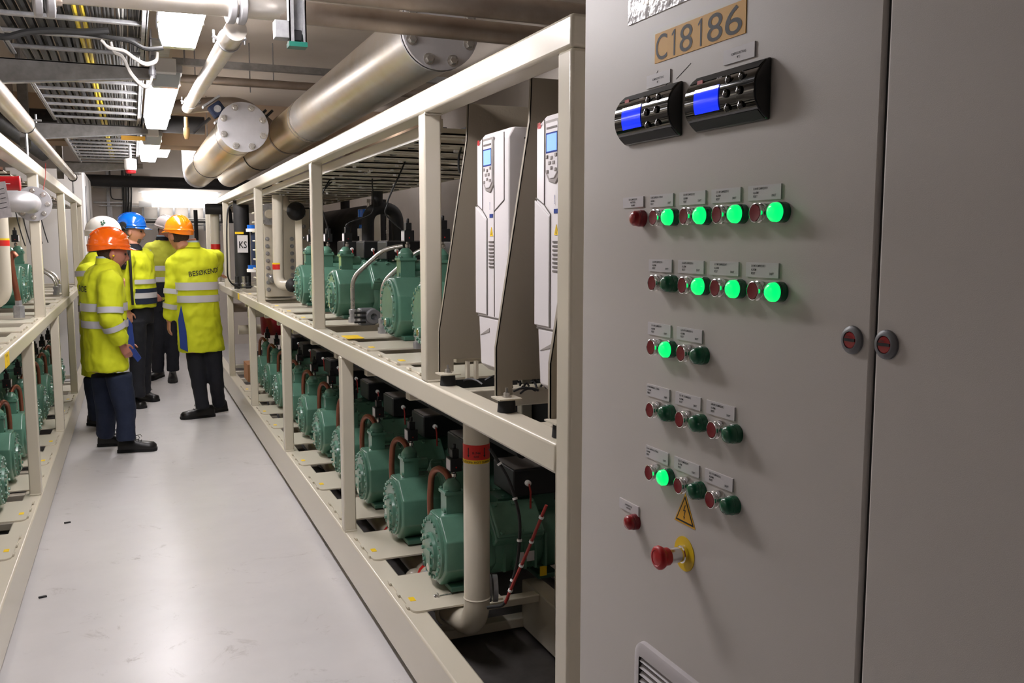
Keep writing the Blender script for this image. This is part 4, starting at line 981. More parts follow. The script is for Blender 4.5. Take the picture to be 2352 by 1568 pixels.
# ================================================================ INSIDE THE RIGHT RACK, UPPER DECK
# slotted cable tray under the top beam
t = thing('slotted_tray', 'wide cream slotted tray under the top beams of the right rack, wires tied to it', 'tray', (1.35, 7, 1.98))
for x in (.965, 1.76): MB().box(x, x+.015, 2.95, 12.1, 1.985, 2.03).build('side_rail', 'cream', t)
def slotted(y, z=1.985, x0=.98, x1=1.76):
    s = MB(); n = 4; L = (x1-x0)/n
    s.box(x0, x1, y, y+.05, z, z+.006); s.box(x0, x1, y+.085, y+.15, z, z+.006)
    for k in range(n+1):
        xx = x0+k*L; s.box(max(x0, xx-.025), min(x1, xx+.025), y+.05, y+.085, z, z+.006)
    s.box(x0, x1, y, y+.004, z, z+.022)
    return s
y = 3.0
while y < 11.9:
    slotted(y).build('slat', 'cream', t); y += .30
b = MB(); random.seed(11)
for k in range(60):
    xx = random.uniform(1.0, 1.7); yy = random.uniform(3.0, 9.5)
    b.box(xx-.008, xx+.008, yy-.003, yy+.003, 1.975, 1.984)
b.build('cable_tie', 'white', t)['kind'] = 'stuff'
# cables on top of the tray
for k in range(9):
    xx = 1.05+.078*k
    solo('tray_cable', MB().tube([(xx+.02*math.sin(i*.9+k), 3.15+i*.88, 2.012+.013*(k % 2)) for i in range(10)], .013 if k % 3 else .02, 6), 'cable_black' if k % 2 else 'cable_grey', 'dark cable on top of the right rack\'s slotted tray, %s from the aisle' % NTH[k], 'cable', 'cables on the slotted tray')
# wires hanging from the tray to the sensors
def wire(pts, Y, m, label, r=.004, grp='thin black wires hanging from the slotted tray'):
    loose(pts, Y, r, m, label, 'hanging_wire', grp)
wire([(935, 360), (918, 400), (893, 455), (890, 470), (885, 490), (905, 512), (922, 526)], 4.1, 'cable_black', 'thin black wire curving down from the tray to the sensor between the two posts')
wire([(857, 383), (855, 420), (858, 480), (840, 498), (805, 510), (793, 520)], 5.2, 'cable_black', 'thin black wire hanging to the sensor above the yellow sticker compressor')
wire([(765, 414), (742, 440), (738, 470), (752, 520), (756, 545)], 5.6, 'cable_black', 'thin black wire hanging beside the third post of the right rack')
wire([(960, 410), (905, 411), (850, 415), (770, 410), (750, 425), (735, 460)], 5.4, 'cable_black', 'black wire tied along the tray and bending down')
wire([(1060, 338), (1054, 360), (1054, 388), (1060, 400)], 3.1, 'cable_black', 'short black wire behind the drive bracket')
wire([(533, 470), (524, 480), (521, 520), (522, 600), (525, 640), (545, 658), (580, 658)], 8.9, 'cable_black', 'black cable bundle following the far post', .007)
# big black insulated vessel with arch
t = thing('insulated_vessel', 'big black insulated horizontal vessel behind the upper compressors', 'vessel', (1.75, 8.6, 1.45))
c0 = onY(700, 515, 9.4); c1 = onY(815, 515, 8.2)
MB().lathe((2.16, 10.9, 1.72), (0, -1, 0), [(0, .05), (.05, .21), (.15, .26), (2.1, .26), (2.2, .21), (2.26, .05)], 28).build('shell', 'insul', t)
MB().lathe((2.16, 9.9, 1.96), (0, 0, 1), [(0, .05), (.2, .05)], 14).build('nozzle', 'insul', t)
p = [onY(878, 470, 7.0), onY(880, 490, 7.0)]
a = onY(845, 570, 6.6); b_ = onY(845, 478, 6.6); c = onY(912, 478, 6.6); d = onY(915, 575, 6.6)
t = thing('insulated_arch', 'black insulated pipe bent into an arch above the upper compressors', 'pipe', a)
MB().tube(bend([a, b_, c, d], .13, 8), .045, 18).build('pipe_run', 'insul', t)
e = onY(866, 475, 6.6); f = onY(866, 430, 6.6); MB().tube([e, f], .042, 16).build('branch', 'insul', t)
MB().box(2.05, 2.27, 10.3, 10.4, 0, 1.5).build('leg', 'cream', bpy.data.objects['insulated_vessel']); MB().box(2.05, 2.27, 9.0, 9.1, 0, 1.5).build('leg', 'cream', bpy.data.objects['insulated_vessel'])
# silvery pipes, blue tap and tag behind
for px, r, m, l in ((848, .022, 'steel', 'first'), (862, .018, 'steel', 'second'), (878, .025, 'insul', 'dark third'), (888, .015, 'steel', 'fourth')):
    a = onY(px, 580, 7.6); b_ = onY(px, 440, 7.6); a.z = 1.165 if a.x < 1.85 else 0; b_.z = 1.98; solo('upright_pipe', MB().tube([a, b_], r, 12), m, 'thin upright pipe inside the black arch, %s of four' % l, 'pipe')
c = onY(834, 542, 7.2)
t = thing('shutoff_valve', 'white valve with a blue cap beside the black arch', 'valve', c)
MB().lathe(c, (0, 0, 1), [(-.09, .03), (.0, .03), (.0, .045), (.06, .045)], 16).build('body', 'white', t); MB().lathe(c+Vector((0, 0, .06)), (0, 0, 1), [(0, .035), (.03, .03)], 14).build('cap', 'helmet_blue', t)
c = onY(835, 490, 7.2)
solo('insulation_stub', MB().lathe(c, (0, 0, 1), [(-.03, .045), (.03, .045), (.035, .03)], 14), 'helmet_blue', 'dark blue cap on the black insulation above the white valve', 'pipe')
# plate heat exchanger with bolts
xh = 1.03
f = onY(645, 570, 7.9)
t = thing('plate_exchanger', 'cream plate heat exchanger with rows of bolts, a round flange at its top', 'exchanger', (1.2, 8.0, 1.17))
ya = 7.5
x0 = onY(608, 600, ya).x; x1 = onY(680, 600, ya).x; zt = onY(640, 468, ya).z
MB().box(x0, x1, ya, ya+.03, 1.185, zt).build('front_plate', 'cream', t, bevel=.004)
MB().box(x0+.02, x1-.02, ya+.03, ya+.55, 1.2, zt-.01).build('plate_pack', 'cream_dark', t)
MB().box(x0, x1, ya+.55, ya+.58, 1.185, zt).build('rear_plate', 'cream', t, bevel=.004)
for k in range(8):
    z = 1.24+(zt-.28-1.24)*k/7
    for x in (x0+.025, x1-.03): MB().hexbolt((x, ya, z), (0, -1, 0), .012, .014).build('bolt', 'galv', t)
for k in range(9):
    z = 1.24+(zt-1.30)*k/8; MB().tube([(x0-.015, ya-.0, z), (x0-.015, ya+.58, z)], .008, 6).build('tie_rod', 'cream', t)
c = onY(616, 492, ya-.02)
MB().lathe(c, (0, -1, 0), [(0, .085), (.03, .085)], 28).build('flange', 'galv', t)
for k in range(4):
    a = PI/4+k*PI/2; MB().hexbolt(c+Vector((.06*math.cos(a), -.03, .06*math.sin(a))), (0, -1, 0), .011, .014).build('flange_bolt', 'galv', t)
MB().lathe(c+Vector((0, -.03, 0)), (0, -1, 0), [(0, .035), (.06, .035)], 16).build('stub', 'cream', t)
MB().lathe(onY(625, 640, ya-.01), (0, -1, 0), [(0, .035), (.02, .035), (.04, .02)], 16).build('plug', 'galv', t)
# cream riser with red tape going into a black elbow
a = onY(637, 420, 7.25); b_ = onY(640, 655, 7.25); c = onY(672, 655, 7.1)
t = thing('riser_pipe', 'cream riser with red and yellow tape before the plate heat exchanger', 'pipe', (b_.x, b_.y, 1.17))
MB().tube(bend([a, b_, c], .10, 8), .042, 20).build('pipe_run', 'cream', t)
zt_ = onY(640, 612, 7.25).z
MB().mi(0).lathe((b_.x-.001, 7.25, zt_-.022), (0, 0, 1), [(0, .0428), (.04, .0428)], 20, False).mi(1).lathe((b_.x-.001, 7.25, zt_+.018), (0, 0, 1), [(0, .0429), (.012, .0429)], 20, False).build('tape_band', ['tape_red', 'yellow'], t)
MB().ball(c, .055).build('end_insulation', 'insul', t)
a = onY(650, 425, 7.6); b_ = onY(650, 470, 7.5); c = onY(680, 485, 7.4)
t = thing('elbow_pipe', 'cream bent pipe ending in a black insulated ball under the tray', 'pipe', b_)
MB().tube(bend([a, b_, c], .08, 8), .042, 18).build('pipe_run', 'cream', t); MB().ball(c, .075, n=18, m=11).build('end_insulation', 'insul', t)
# second exchanger behind, then the dark column with the KS plate
for i, (px0, px1, Y, y0p, y1p) in enumerate(((694, 712, 8.1, 480, 640),)):
    x0 = onY(px0, 560, Y).x; x1 = onY(px1, 560, Y).x; z1 = onY(700, y0p, Y).z
    t = thing('plate_exchanger', 'second cream plate heat exchanger standing before the black vessel', 'exchanger', (x0, Y, 1.17))
    MB().box(x0, x1, Y, Y+.5, 1.185, z1).build('plate_pack', 'cream', t, bevel=.004)
    for k in range(7):
        z = 1.25+(z1-1.3)*k/6
        MB().hexbolt((x0+.02, Y, z), (0, -1, 0), .012, .02).build('bolt', 'galv', t)
# dark column
c = onY(556, 560, 9.4)
t = thing('dark_column', 'dark insulated column carrying a white plate with the letters KS', 'column', (c.x, 9.4, 1.17))
MB().lathe((c.x, 9.4, 1.17), (0, 0, 1), [(0, .075), (.86, .075)], 20).build('shell', 'insul', t)
zz0, zz1 = onY(556, 580, 9.3).z, onY(556, 540, 9.3).z
p = MB().box(c.x-.055, c.x+.045, 9.3, 9.305, zz0, zz1).build('sign_plate', 'white_label', t)
q = MB(); text_on(q, 'KS', (c.x-.005, 9.298, zz0+.045), (1, 0, 0), (0, 0, 1), .095, .75, 'CENTER', .01); q.build('lettering', 'print', p)
for i, (px, py, h, m, l) in enumerate(((582, 525, .05, 'helmet_blue', 'upper'), (584, 617, .05, 'helmet_blue', 'lower'))):
    c = onY(px, py, 9.0); t = thing('ring_coupling', 'white and blue ring coupling by the far post, %s one' % l, 'coupling', c)
    MB().mi(0).lathe(c, (0, 0, 1), [(-.03, .07), (.0, .07)], 18).mi(1).lathe(c, (0, 0, 1), [(0, .06), (.035, .06)], 18).build('ring', ['white', 'helmet_blue'], t)
c = onY(590, 570, 9.0); solo('blue_filter', MB().lathe((c.x, 9.0, onY(590, 612, 9.0).z), (0, 0, 1), [(0, .055), (.34, .055)], 16), 'navy', 'dark blue filter housing between the two ring couplings', 'filter')
c = onY(545, 540, 9.6); solo('yellow_tag', MB().box(c.x-.05, c.x+.03, 9.3, 9.32, c.z+.01, c.z+.03), 'yellow', 'yellow strip above the KS plate', 'tag')
a = onY(492, 470, 10.6); b_ = onY(495, 630, 10.6)
riser(onY(495, 560, 10.6).x, 10.6, 1.18, 2.0, .05, .05, 'far cream riser with a red tape behind the pointing man', onY(495, 572, 10.6).z, (0, 0), False)
c = onY(498, 480, 10.5); t = thing('insulated_elbow', 'black insulated elbow on top of the far riser', 'pipe', c); MB().tube(bend([c+Vector((-.12, 0, 0)), c+Vector((.1, 0, 0)), c+Vector((.1, 0, -.15))], .06), .06, 14).build('pipe_run', 'insul', t)
# black sheet across the back of the far bays
solo('dark_backing', MB().box(1.55, 1.6, 8.9, 12.0, 1.17, 1.95), 'black', 'black panel closing the far end of the right rack\'s upper deck', 'panel')
# hoses and small parts at the bottom of the column
for k, (px, py) in enumerate(((560, 640), (545, 650), (570, 655))):
    c = onY(px, py, 9.2); solo('small_valve', MB().lathe((c.x, 9.2, 1.168), (0, 0, 1), [(0, .03), (.05, .03), (.06, .02), (.12, .02)], 12), 'cable_black' if k else 'steel', 'small valve on the deck below the KS plate, %s of three' % ['shiny middle', 'dark outer', 'dark inner'][k], 'valve')

# ================================================================ INSIDE THE RIGHT RACK, LOWER DECK
t = thing('wire_duct', 'grey plastic wire duct hanging under the middle beam of the right rack', 'duct', (1.05, 5, 1.05))
MB().box(1.0, 1.08, 3.2, 9.5, 1.03, 1.08).build('duct', 'pcb', t)
for k in range(9):
    y = 3.4+k*.7; MB().box(.98, 1.10, y, y+.05, 1.0, 1.085).build('duct_clip', 'cream', t, bevel=.004)
def poly3(pts): return [onY(a, b_, Y) for a, b_, Y in pts]
def harness(pts, r, m, label, ties=True):
    q = poly3(pts); t = thing('cable_harness', label, 'cable', q[0])
    MB().tube(bend(q, .05, 5), r, 8).build('cable_run', m, t)
    if ties:
        for i in range(len(q)-1):
            c = q[i].lerp(q[i+1], .5); d = (q[i+1]-q[i]).normalized()
            MB().lathe(c, d, [(-.004, r+.003), (.004, r+.003)], 10).build('cable_tie', 'white', t)
harness([(1125, 1030, 2.9), (1170, 1100, 2.85), (1196, 1190, 2.8), (1190, 1290, 2.8), (1165, 1375, 2.8)], .006, 'cable_black', 'black cable hanging behind the cream riser down to the pan')
harness([(1255, 1160, 2.62), (1232, 1215, 2.65), (1210, 1270, 2.7), (1185, 1325, 2.75), (1160, 1385, 2.8)], .0055, 'cable_red', 'dark red cable with white ties beside the near end post')
harness([(1165, 1375, 2.8), (1155, 1390, 2.8), (1120, 1395, 2.85)], .006, 'cable_black', 'short black cable at the foot of the riser', False)
t = thing('flange_pair', 'round flange pair with bolts on the low pipe behind the cream riser', 'flange', (1.22, 3.0, .3))
c = onY(1135, 1350, 3.05)
MB().lathe(c, (1, -.3, 0), [(-.03, .05), (-.012, .05)], 20).build('flange_half', 'galv', t); MB().lathe(c, (1, -.3, 0), [(-.005, .05), (.012, .05)], 20).build('flange_half', 'galv', t)
# orange and white end of a pipe, boxes between the lower compressors far away
solo('pipe_end', MB().mi(0).ball((1.10, 3.76, .13), .05, .03, .05), 'cream', 'cream pipe end seen through the gap between two deck plates', 'pipe')
solo('cardboard_box', MB().box(1.0, 1.4, 9.15, 9.5, .25, .42), 'cardboard', 'brown cardboard box on the lower deck behind the pointing man', 'box')
t = thing('tool_bag', 'dark bag of cables in the cardboard box on the lower deck', 'bag', (1.2, 9.3, .42)); MB().ball((1.2, 9.3, .46), .16, .12, .09, R=Matrix.Identity(3)).build('bag', 'navy_black', t)
for k, (y, z) in enumerate(((9.9, .7), (10.4, .9), (9.0, .95))):
    solo('lower_pipe', MB().tube([(1.0, y, z), (1.7, y, z)], .05, 14), ['cream', 'pipe_brown', 'cream'][k], 'pipe crossing the far lower deck at %s height' % ['knee', 'hip', 'waist'][k], 'pipe')
# dark red motor far inside
solo('red_tank', MB().lathe((1.3, 9.3, .7), (0, 0, 1), [(0, .14), (.2, .15), (.3, .1)], 20), 'red_dark', 'dark red tank deep in the lower deck beyond the last compressors', 'tank')
# black sheets added as the unlit dark behind both lower decks
solo('dark_backing', MB().box(1.86, 1.88, 3.4, 12.2, .0, 1.12), 'black', 'long black panel closing the back of the right rack\'s lower deck', 'panel')
solo('dark_backing', MB().box(-1.52, -1.50, 3.0, 11.5, .0, 1.12), 'black', 'long black panel closing the back of the opposite rack\'s lower deck', 'panel')
# lines running above the lower compressors
for k, (x, z, r, m) in enumerate(((1.38, .80, .025, 'insul'), (1.5, .86, .03, 'insul'), (1.28, .92, .02, 'pipe_brown'))):
    solo('gas_line', MB().tube([(x, 3.2, z), (x, 9.6, z)], r, 12), m, ['inner black', 'rear black', 'thin brown'][k]+' gas line running along above the lower compressors', 'pipe')
for k, (x, z, r, m) in enumerate(((-1.0, .85, .035, 'insul'), (-.85, .93, .02, 'copper'))):
    solo('gas_line', MB().tube([(x, 4.6, z), (x, 9.8, z)], r, 12), m, ['black', 'thin copper'][k]+' gas line running above the opposite rack\'s lower compressors', 'pipe')

# ================================================================ INSIDE THE LEFT RACK
t = thing('silver_pipe', 'silver pipe with a rounded end crossing the opposite rack in front of a round flange', 'pipe', (-.75, 6.0, 1.85))
e = onY(70, 463, 5.9)
MB().tube(bend([(-1.4, 5.9, e.z), (e.x-.03, 5.9, e.z), (e.x-.03, 6.2, e.z)], .07, 8), .062, 22).build('pipe_run', 'stainless_flat', t)
c = onY(76, 468, 6.25)
f = flange(t, c, (0, -1, 0), .105, 8, .08, m='stainless_flat', bolt=.011)
t = thing('red_cylinder', 'red cylindrical box at the photo\'s edge above the silver pipe', 'box', (-.62, 5.5, 1.9))
a, b_ = onY(-40, 421, 5.3), onY(46, 421, 5.3)
MB().tube([a, b_], .036, 22).build('body', 'red', t); MB().lathe(b_, (1, 0, 0), [(-.01, .038), (.0, .038), (.002, .034)], 22).build('rim', 'red', t)
MB().box(a.x, b_.x-.04, 5.262, 5.266, a.z-.003, a.z+.001).build('line_mark', 'white', t)
p = [onY(-8, 418, 5.2), onY(12, 416, 5.2), onY(28, 498, 5.2), onY(-8, 503, 5.2)]
t = thing('document_sheet', 'printed sheet in a clear sleeve hanging at the photo\'s left edge', 'document', p[2])
MB().prism(p, (0, .002, 0)).build('sheet', 'paper', t)
g = MB()
for k in range(5):
    q0 = p[0].lerp(p[3], .2+.13*k)+Vector((.012, -.001, 0)); q1 = p[1].lerp(p[2], .2+.13*k)+Vector((-.012, -.001, 0)); g.obox((q0+q1)/2, (q1-q0)/2, (0, .0003, 0), (0, 0, .0016))
g.build('lettering', 'print', t)
x = onY(5, 600, 5.5).x
t = thing('riser_pipe', 'cream riser with red and yellow tape at the photo\'s left edge', 'pipe', (x, 5.5, 1.2))
MB().tube(bend([(x, 5.5, 1.95), (x, 5.5, 1.30), (x-.4, 5.5, 1.30)], .09, 8), .04, 20).build('pipe_run', 'cream', t)
zt_ = onY(8, 558, 5.5).z
MB().mi(0).lathe((x, 5.5, zt_-.015), (0, 0, 1), [(0, .0406), (.03, .0406)], 20, False).mi(1).lathe((x, 5.5, zt_+.015), (0, 0, 1), [(0, .0407), (.01, .0407)], 20, False).build('tape_band', ['tape_red', 'yellow'], t)
a = onY(30, 580, 5.9); pts = [onY(38, 590, 6.0), onY(28, 578, 6.0), onY(25, 600, 6.0), onY(32, 640, 6.0), onY(42, 690, 6.0)]
t = thing('bronze_pipe', 'bent bronze-coloured pipe standing before the opposite upper compressors', 'pipe', pts[-1])
MB().tube(bend(pts, .05, 4), .016, 14).build('pipe_run', 'copper', t)
MB().lathe(pts[-1]-Vector((0, 0, .10)), (0, 0, 1), [(0, .032), (.07, .032), (.072, .02), (.1, .02)], 6).build('nut', 'galv', t)
solo('grey_panel', MB().box(-1.4, -.95, 9.6, 10.0, 1.17, 1.85), 'pcb', 'large pale panel standing on the opposite rack\'s upper deck', 'panel')
t = thing('slotted_tray', 'cream slotted tray under the top beam of the opposite rack', 'tray', (-1, 7, 1.98))
y = 4.2
while y < 11.3: slotted(y, 1.985, -1.42, -.60).build('slat', 'cream', t); y += .30
for k in range(5): 
    a = onY(30+14*k, 500, 6.6+.2*k); solo('hanging_wire', MB().tube(hang(a+Vector((0, 0, .15)), a+Vector((.06, 0, -.18)), .03), .004, 5), 'cable_black', 'thin black wire hanging below the silver pipe, %s from the photo\'s edge' % NTH[k], 'wire', 'wires below the silver pipe')
solo('red_string', MB().tube([onX(103, 375, -.510)+Vector((.004, 0, 0)), onX(103, 404, -.505)+Vector((.004, 0, 0)), onX(97, 450, -.5), onX(99, 470, -.5)], .0025, 5), 'cable_red', 'thin red string tied round the opposite rack\'s top beam', 'string')
MB().box(-.5135, -.5120, 4.25, 4.42, 1.095, 1.15)
s = MB().box(-.513, -.5115, 4.30, 4.44, 1.092, 1.152); s_ = solo('warning_sticker', s, 'yellow', 'yellow warning sticker on the opposite rack\'s middle beam at the photo\'s edge', 'sticker')
q = MB(); text_on(q, 'ADVARSEL', (-.5110, 4.33, 1.135), (0, 1, 0), (0, 0, 1), .014, .9); text_on(q, '!', (-.5110, 4.36, 1.10), (0, 1, 0), (0, 0, 1), .03); o = q.build('lettering', 'print', s_)
# yellow sticker on the right middle beam
yy = onX(548, 680, XR).y
s_ = solo('warning_sticker', MB().box(XR-.0012, XR+.001, yy-.07, yy+.07, 1.1, 1.158), 'yellow', 'yellow sticker on the face of the right rack\'s middle beam near the pointing man', 'sticker')
# scraps of black tape on the floor
for i, (px, py) in enumerate(((155, 1201), (98, 1372), (70, 1092))):
    c = onZ(px, py, 0); solo('tape_scrap', MB().obox(c+Vector((0, 0, .004)), (.016, .004, 0), (-.002, .006, 0), (0, 0, .003)), 'print', 'small black scrap on the pale floor, '+['middle', 'nearest the camera', 'beside the rack foot'][i]+' of three', 'scrap')
# ================================================================ PEOPLE
def ell(c, l, f, hw, hd, n=28, p=1.0, up=Vector((0, 0, 0))):
    """horizontal ring: l lateral axis, f forward axis"""
    out = []
    for k in range(n):
        a = 2*PI*k/n; ca, sa = math.cos(a), math.sin(a)
        x = math.copysign(abs(ca)**p, ca)*hw; y = math.copysign(abs(sa)**p, sa)*hd
        out.append(Vector(c)+l*x+f*y+up*y)
    return out
def remesh(o, vox, smooth=3, disp=0., ds=.12, seed=0):
    m = o.modifiers.new('remesh', 'REMESH'); m.mode = 'VOXEL'; m.voxel_size = vox; m.use_smooth_shade = True
    if smooth:
        s = o.modifiers.new('smooth', 'SMOOTH'); s.factor = .5; s.iterations = smooth
    if disp:
        tx = bpy.data.textures.new('folds', 'CLOUDS'); tx.noise_scale = ds; tx.noise_depth = 2
        d = o.modifiers.new('folds', 'DISPLACE'); d.texture = tx; d.strength = disp; d.mid_level = .5; d.texture_coords = 'LOCAL'
    return o
def head_point(az, el):
    """direction -> point of a head, x right, y forward, z up; origin mid-head"""
    x, y, z = math.cos(el)*math.sin(az), math.cos(el)*math.cos(az), math.sin(el)
    hx, hy, hz = .076, .098, .118
    px, py, pz = hx*x, hy*y, hz*z
    if pz < 0:
        t = min(1, -pz/.118); px *= 1-.30*t; py = py*(1-.12*t) if py > 0 else py*(1-.45*t)
        if py > 0: pz *= 1.02
    def g(cx, cz, sx, sz): return math.exp(-((px-cx)/sx)**2-((pz-cz)/sz)**2) if y > 0 else 0
    py += .024*g(0, -.028, .012, .020)+.012*g(0, -.005, .009, .022)          # nose
    py += .006*g(0, .028, .04, .010)                                        # brow
    py -= .009*g(.031, .008, .015, .011)+.009*g(-.031, .008, .015, .011)     # eye sockets
    py += .007*g(0, -.062, .022, .008)+.010*g(0, -.096, .022, .016)          # lips, chin
    py += .004*g(.04, -.03, .02, .02)+.004*g(-.04, -.03, .02, .02)          # cheeks
    return Vector((px, py, pz))
def add_head(mb, c, R, s=1.):
    n, m = 48, 34; rings = []
    for i in range(m+1):
        el = -PI/2+PI*i/m; el = max(-PI/2+.02, min(PI/2-.02, el))
        rings.append([c+R @ (head_point(2*PI*k/n, el)*s) for k in range(n)])
    mb.loft(rings)
    for sx in (-1, 1):
        q = R @ Matrix.Rotation(-sx*.35, 3, 'Z')
        mb.ball(c+R @ Vector((sx*.078, -.008, -.005))*s, .010*s, .020*s, .032*s, 12, 9, q)
def add_hand(mb, w, d, pn, s=1., curl=.35, thumb_side=1):
    """w wrist, d direction of the hand, pn palm normal"""
    d = Vector(d).normalized(); pn = Vector(pn); pn = (pn-d*pn.dot(d)).normalized(); side = d.cross(pn)*thumb_side
    w = Vector(w); L = .095*s
    rings = []
    for t, hw, hd in ((-.3, .026, .022), (0, .028, .019), (.4, .038, .017), (.8, .042, .015), (1.0, .040, .012)):
        c = w+d*L*t; rings.append([c+side*math.cos(a)*hw*s+pn*math.sin(a)*hd*s for a in [2*PI*k/14 for k in range(14)]])
    mb.loft(rings)
    for i, (o, ln) in enumerate(((.031, .072), (.011, .080), (-.010, .074), (-.029, .058))):
        base = w+d*L*.85+side*o*s; a = curl*.55; p = [base]; dd = d.copy()
        for seg, fr in enumerate((.46, .30, .24)):
            dd = (Matrix.Rotation(-a if thumb_side > 0 else a, 3, side) @ dd).normalized()
            if dd.dot(pn) < d.dot(pn)-1e-6 and seg == 0: dd = (Matrix.Rotation(2*(a if thumb_side > 0 else -a), 3, side) @ dd).normalized(); a = -a
            p.append(p[-1]+dd*ln*fr*s); 
        mb.tube(p, [.0095*s, .009*s, .0082*s, .007*s], 8); mb.ball(p[-1], .007*s, n=8, m=5)
    b = w+d*L*.25+side*.026*s
    p = [b, b+(d*.5+side*.75+pn*.3).normalized()*.034*s]; p.append(p[-1]+(d*.85+side*.35+pn*.4).normalized()*.03*s); p.append(p[-1]+(d*.95+side*.1+pn*.4).normalized()*.024*s)
    mb.tube(p, [.013*s, .011*s, .010*s, .008*s], 8); mb.ball(p[-1], .008*s, n=8, m=5)
def helmet(parent, c, R, m, s=1., crest=True, mark=None):
    """dome with brim; R maps head axes to the world"""
    n, k = 48, 16; rings = []
    def dome(az, el, off=0.):
        x, y, z = math.cos(el)*math.sin(az), math.cos(el)*math.cos(az), math.sin(el)
        rx, ry, rz = .112+off, .136+off, .118+off
        p = Vector((rx*x, ry*y-.005, rz*z))
        if crest:
            p.z += .006*math.exp(-(p.x/.016)**2)*max(0, z)+.004*math.exp(-((abs(p.x)-.045)/.010)**2)*max(0, z)
        return p
    b = MB()
    lower = [[c+R @ (Vector((dome(2*PI*j/n, .0, .002).x, dome(2*PI*j/n, .0, .002).y, -.030-.022*max(0, -math.cos(2*PI*j/n)))))*1 for j in range(n)]]
    low2 = [[c+R @ (Vector((dome(2*PI*j/n, .0, .006).x, dome(2*PI*j/n, .0, .006).y, -.006))) for j in range(n)]]
    rings = lower+low2+[[c+R @ dome(2*PI*j/n, PI/2*i/k*.99+.01) for j in range(n)] for i in range(k+1)]
    rings = [[c+(p-c)*s for p in r] for r in rings]
    b.loft(rings)
    o = b.build('helmet', m, parent)
    # peak
    top, bot, N = [], [], 17
    def peak(z, ext): 
        r = []
        for j in range(N):
            a = -1.15+2.3*j/(N-1); e = ext*math.cos(a/1.15*PI/2)**.7
            r.append(c+(R @ Vector(((.114+.2*e)*math.sin(a), (.136+e)*math.cos(a), z-.010*e/.05)))*s)
        return r
    f = MB(); inn = peak(-.020, 0.); out = peak(-.026, .052); out2 = peak(-.031, .050); in2 = peak(-.032, 0.)
    f.loft([inn, out, out2, in2], False, False)
    f.build('peak', m, o)
    if crest:
        g = MB()
        for sx in (-1, 1): 
            g.tube([c+R @ (Vector((sx*.02+sx*.0*q, -.0, 0))+Vector((0, math.cos(q)*.139-.005, math.sin(q)*.123)))*s for q in [.5+2.1*i/8 for i in range(9)]], .003, 5)
        g.build('ridge', m, o)
    rim = MB(); rim.tube([c+(R @ Vector((.117*math.sin(a), .141*math.cos(a)-.005, -.008)))*s for a in [2*PI*j/36 for j in range(37)]], .0035, 6, False)
    rim.build('rim_band', m, o)
    if mark:
        q = MB(); a = PI/2-.1
        for dx, dz, r in ((0, .05, .012), (.012, .062, .010), (-.010, .066, .008), (.004, .078, .006)):
            p = Vector((.112*math.cos(math.asin(min(1, dz/.118)))+.004, dx+.01, dz)); q.ball(c+(R @ p)*s, .003, r, r, 8, 6, R)
        q.build('green_emblem', 'green', o)
    return o
def rot_head(f, pitch=0., tilt=0.):
    """head axes: y -> f (horizontal) tipped by pitch, z up"""
    f = Vector(f).normalized(); z = Vector((0, 0, 1)); x = f.cross(z).normalized()
    Rm = Matrix((x, f, z)).transposed()
    return Rm @ Matrix.Rotation(pitch, 3, 'X') @ Matrix.Rotation(tilt, 3, 'Y')
def ring_stripe(mb, c, l, f, hw, hd, z0, z1, tilt=0., off=.006):
    mb.loft([ell((c[0], c[1], z0), l, f, hw+off, hd+off), ell((c[0], c[1], z1), l, f, hw+off, hd+off)], False)
def shoe(parent, heel, toe, s=1.):
    h, t_ = Vector(heel), Vector(toe); d = (t_-h); d.z = 0; L = d.length; d.normalize(); l = Vector((d.y, -d.x, 0))
    sec = [(0, .030, .05), (.04, .038, .085), (.25, .040, .098), (.42, .042, .085), (.6, .047, .062), (.8, .052, .052), (.93, .046, .048), (1.0, .022, .03)]
    b = MB(); rings = []
    for q, hw, ht in sec:
        c = h+d*L*q; hw *= s; ht *= s; rings.append([c+l*hw*x+Vector((0, 0, .018+ht*z)) for x, z in ((-1, 0), (-1.05, .35), (-.85, .8), (-.4, 1), (0, 1.05), (.4, 1), (.85, .8), (1.05, .35), (1, 0), (0, 0))])
    b.loft(rings)
    o = b.build('shoe', 'leather', parent, ang=60)
    b = MB(); rings = []
    for q, hw, ht in sec:
        c = h+d*(L*(q*1.03-.015)); hw = hw*s+.004; rings.append([c+l*hw*x+Vector((0, 0, .022*z)) for x, z in ((-1, 0), (-1, 1), (1, 1), (1, 0))])
    b.loft(rings).build('sole', 'sole', o)
    b = MB()
    for k in range(4):
        c = h+d*L*(.40+.07*k)+Vector((0, 0, .018+(.095-.010*k)*s)); b.tube([c-l*.022, c+Vector((0, 0, .004)), c+l*.022], .0028, 5)
    c = h+d*L*.40+Vector((0, 0, .018+.1*s)); b.tube([c, c+d*.04+l*.03+Vector((0, 0, .012)), c+d*.05+l*.03+Vector((0, 0, -.01))], .0025, 5); b.tube([c, c+d*.05-l*.02+Vector((0, 0, .01)), c+d*.06-l*.03+Vector((0, 0, -.01))], .0025, 5)
    b.build('laces', 'print', o)
    return o

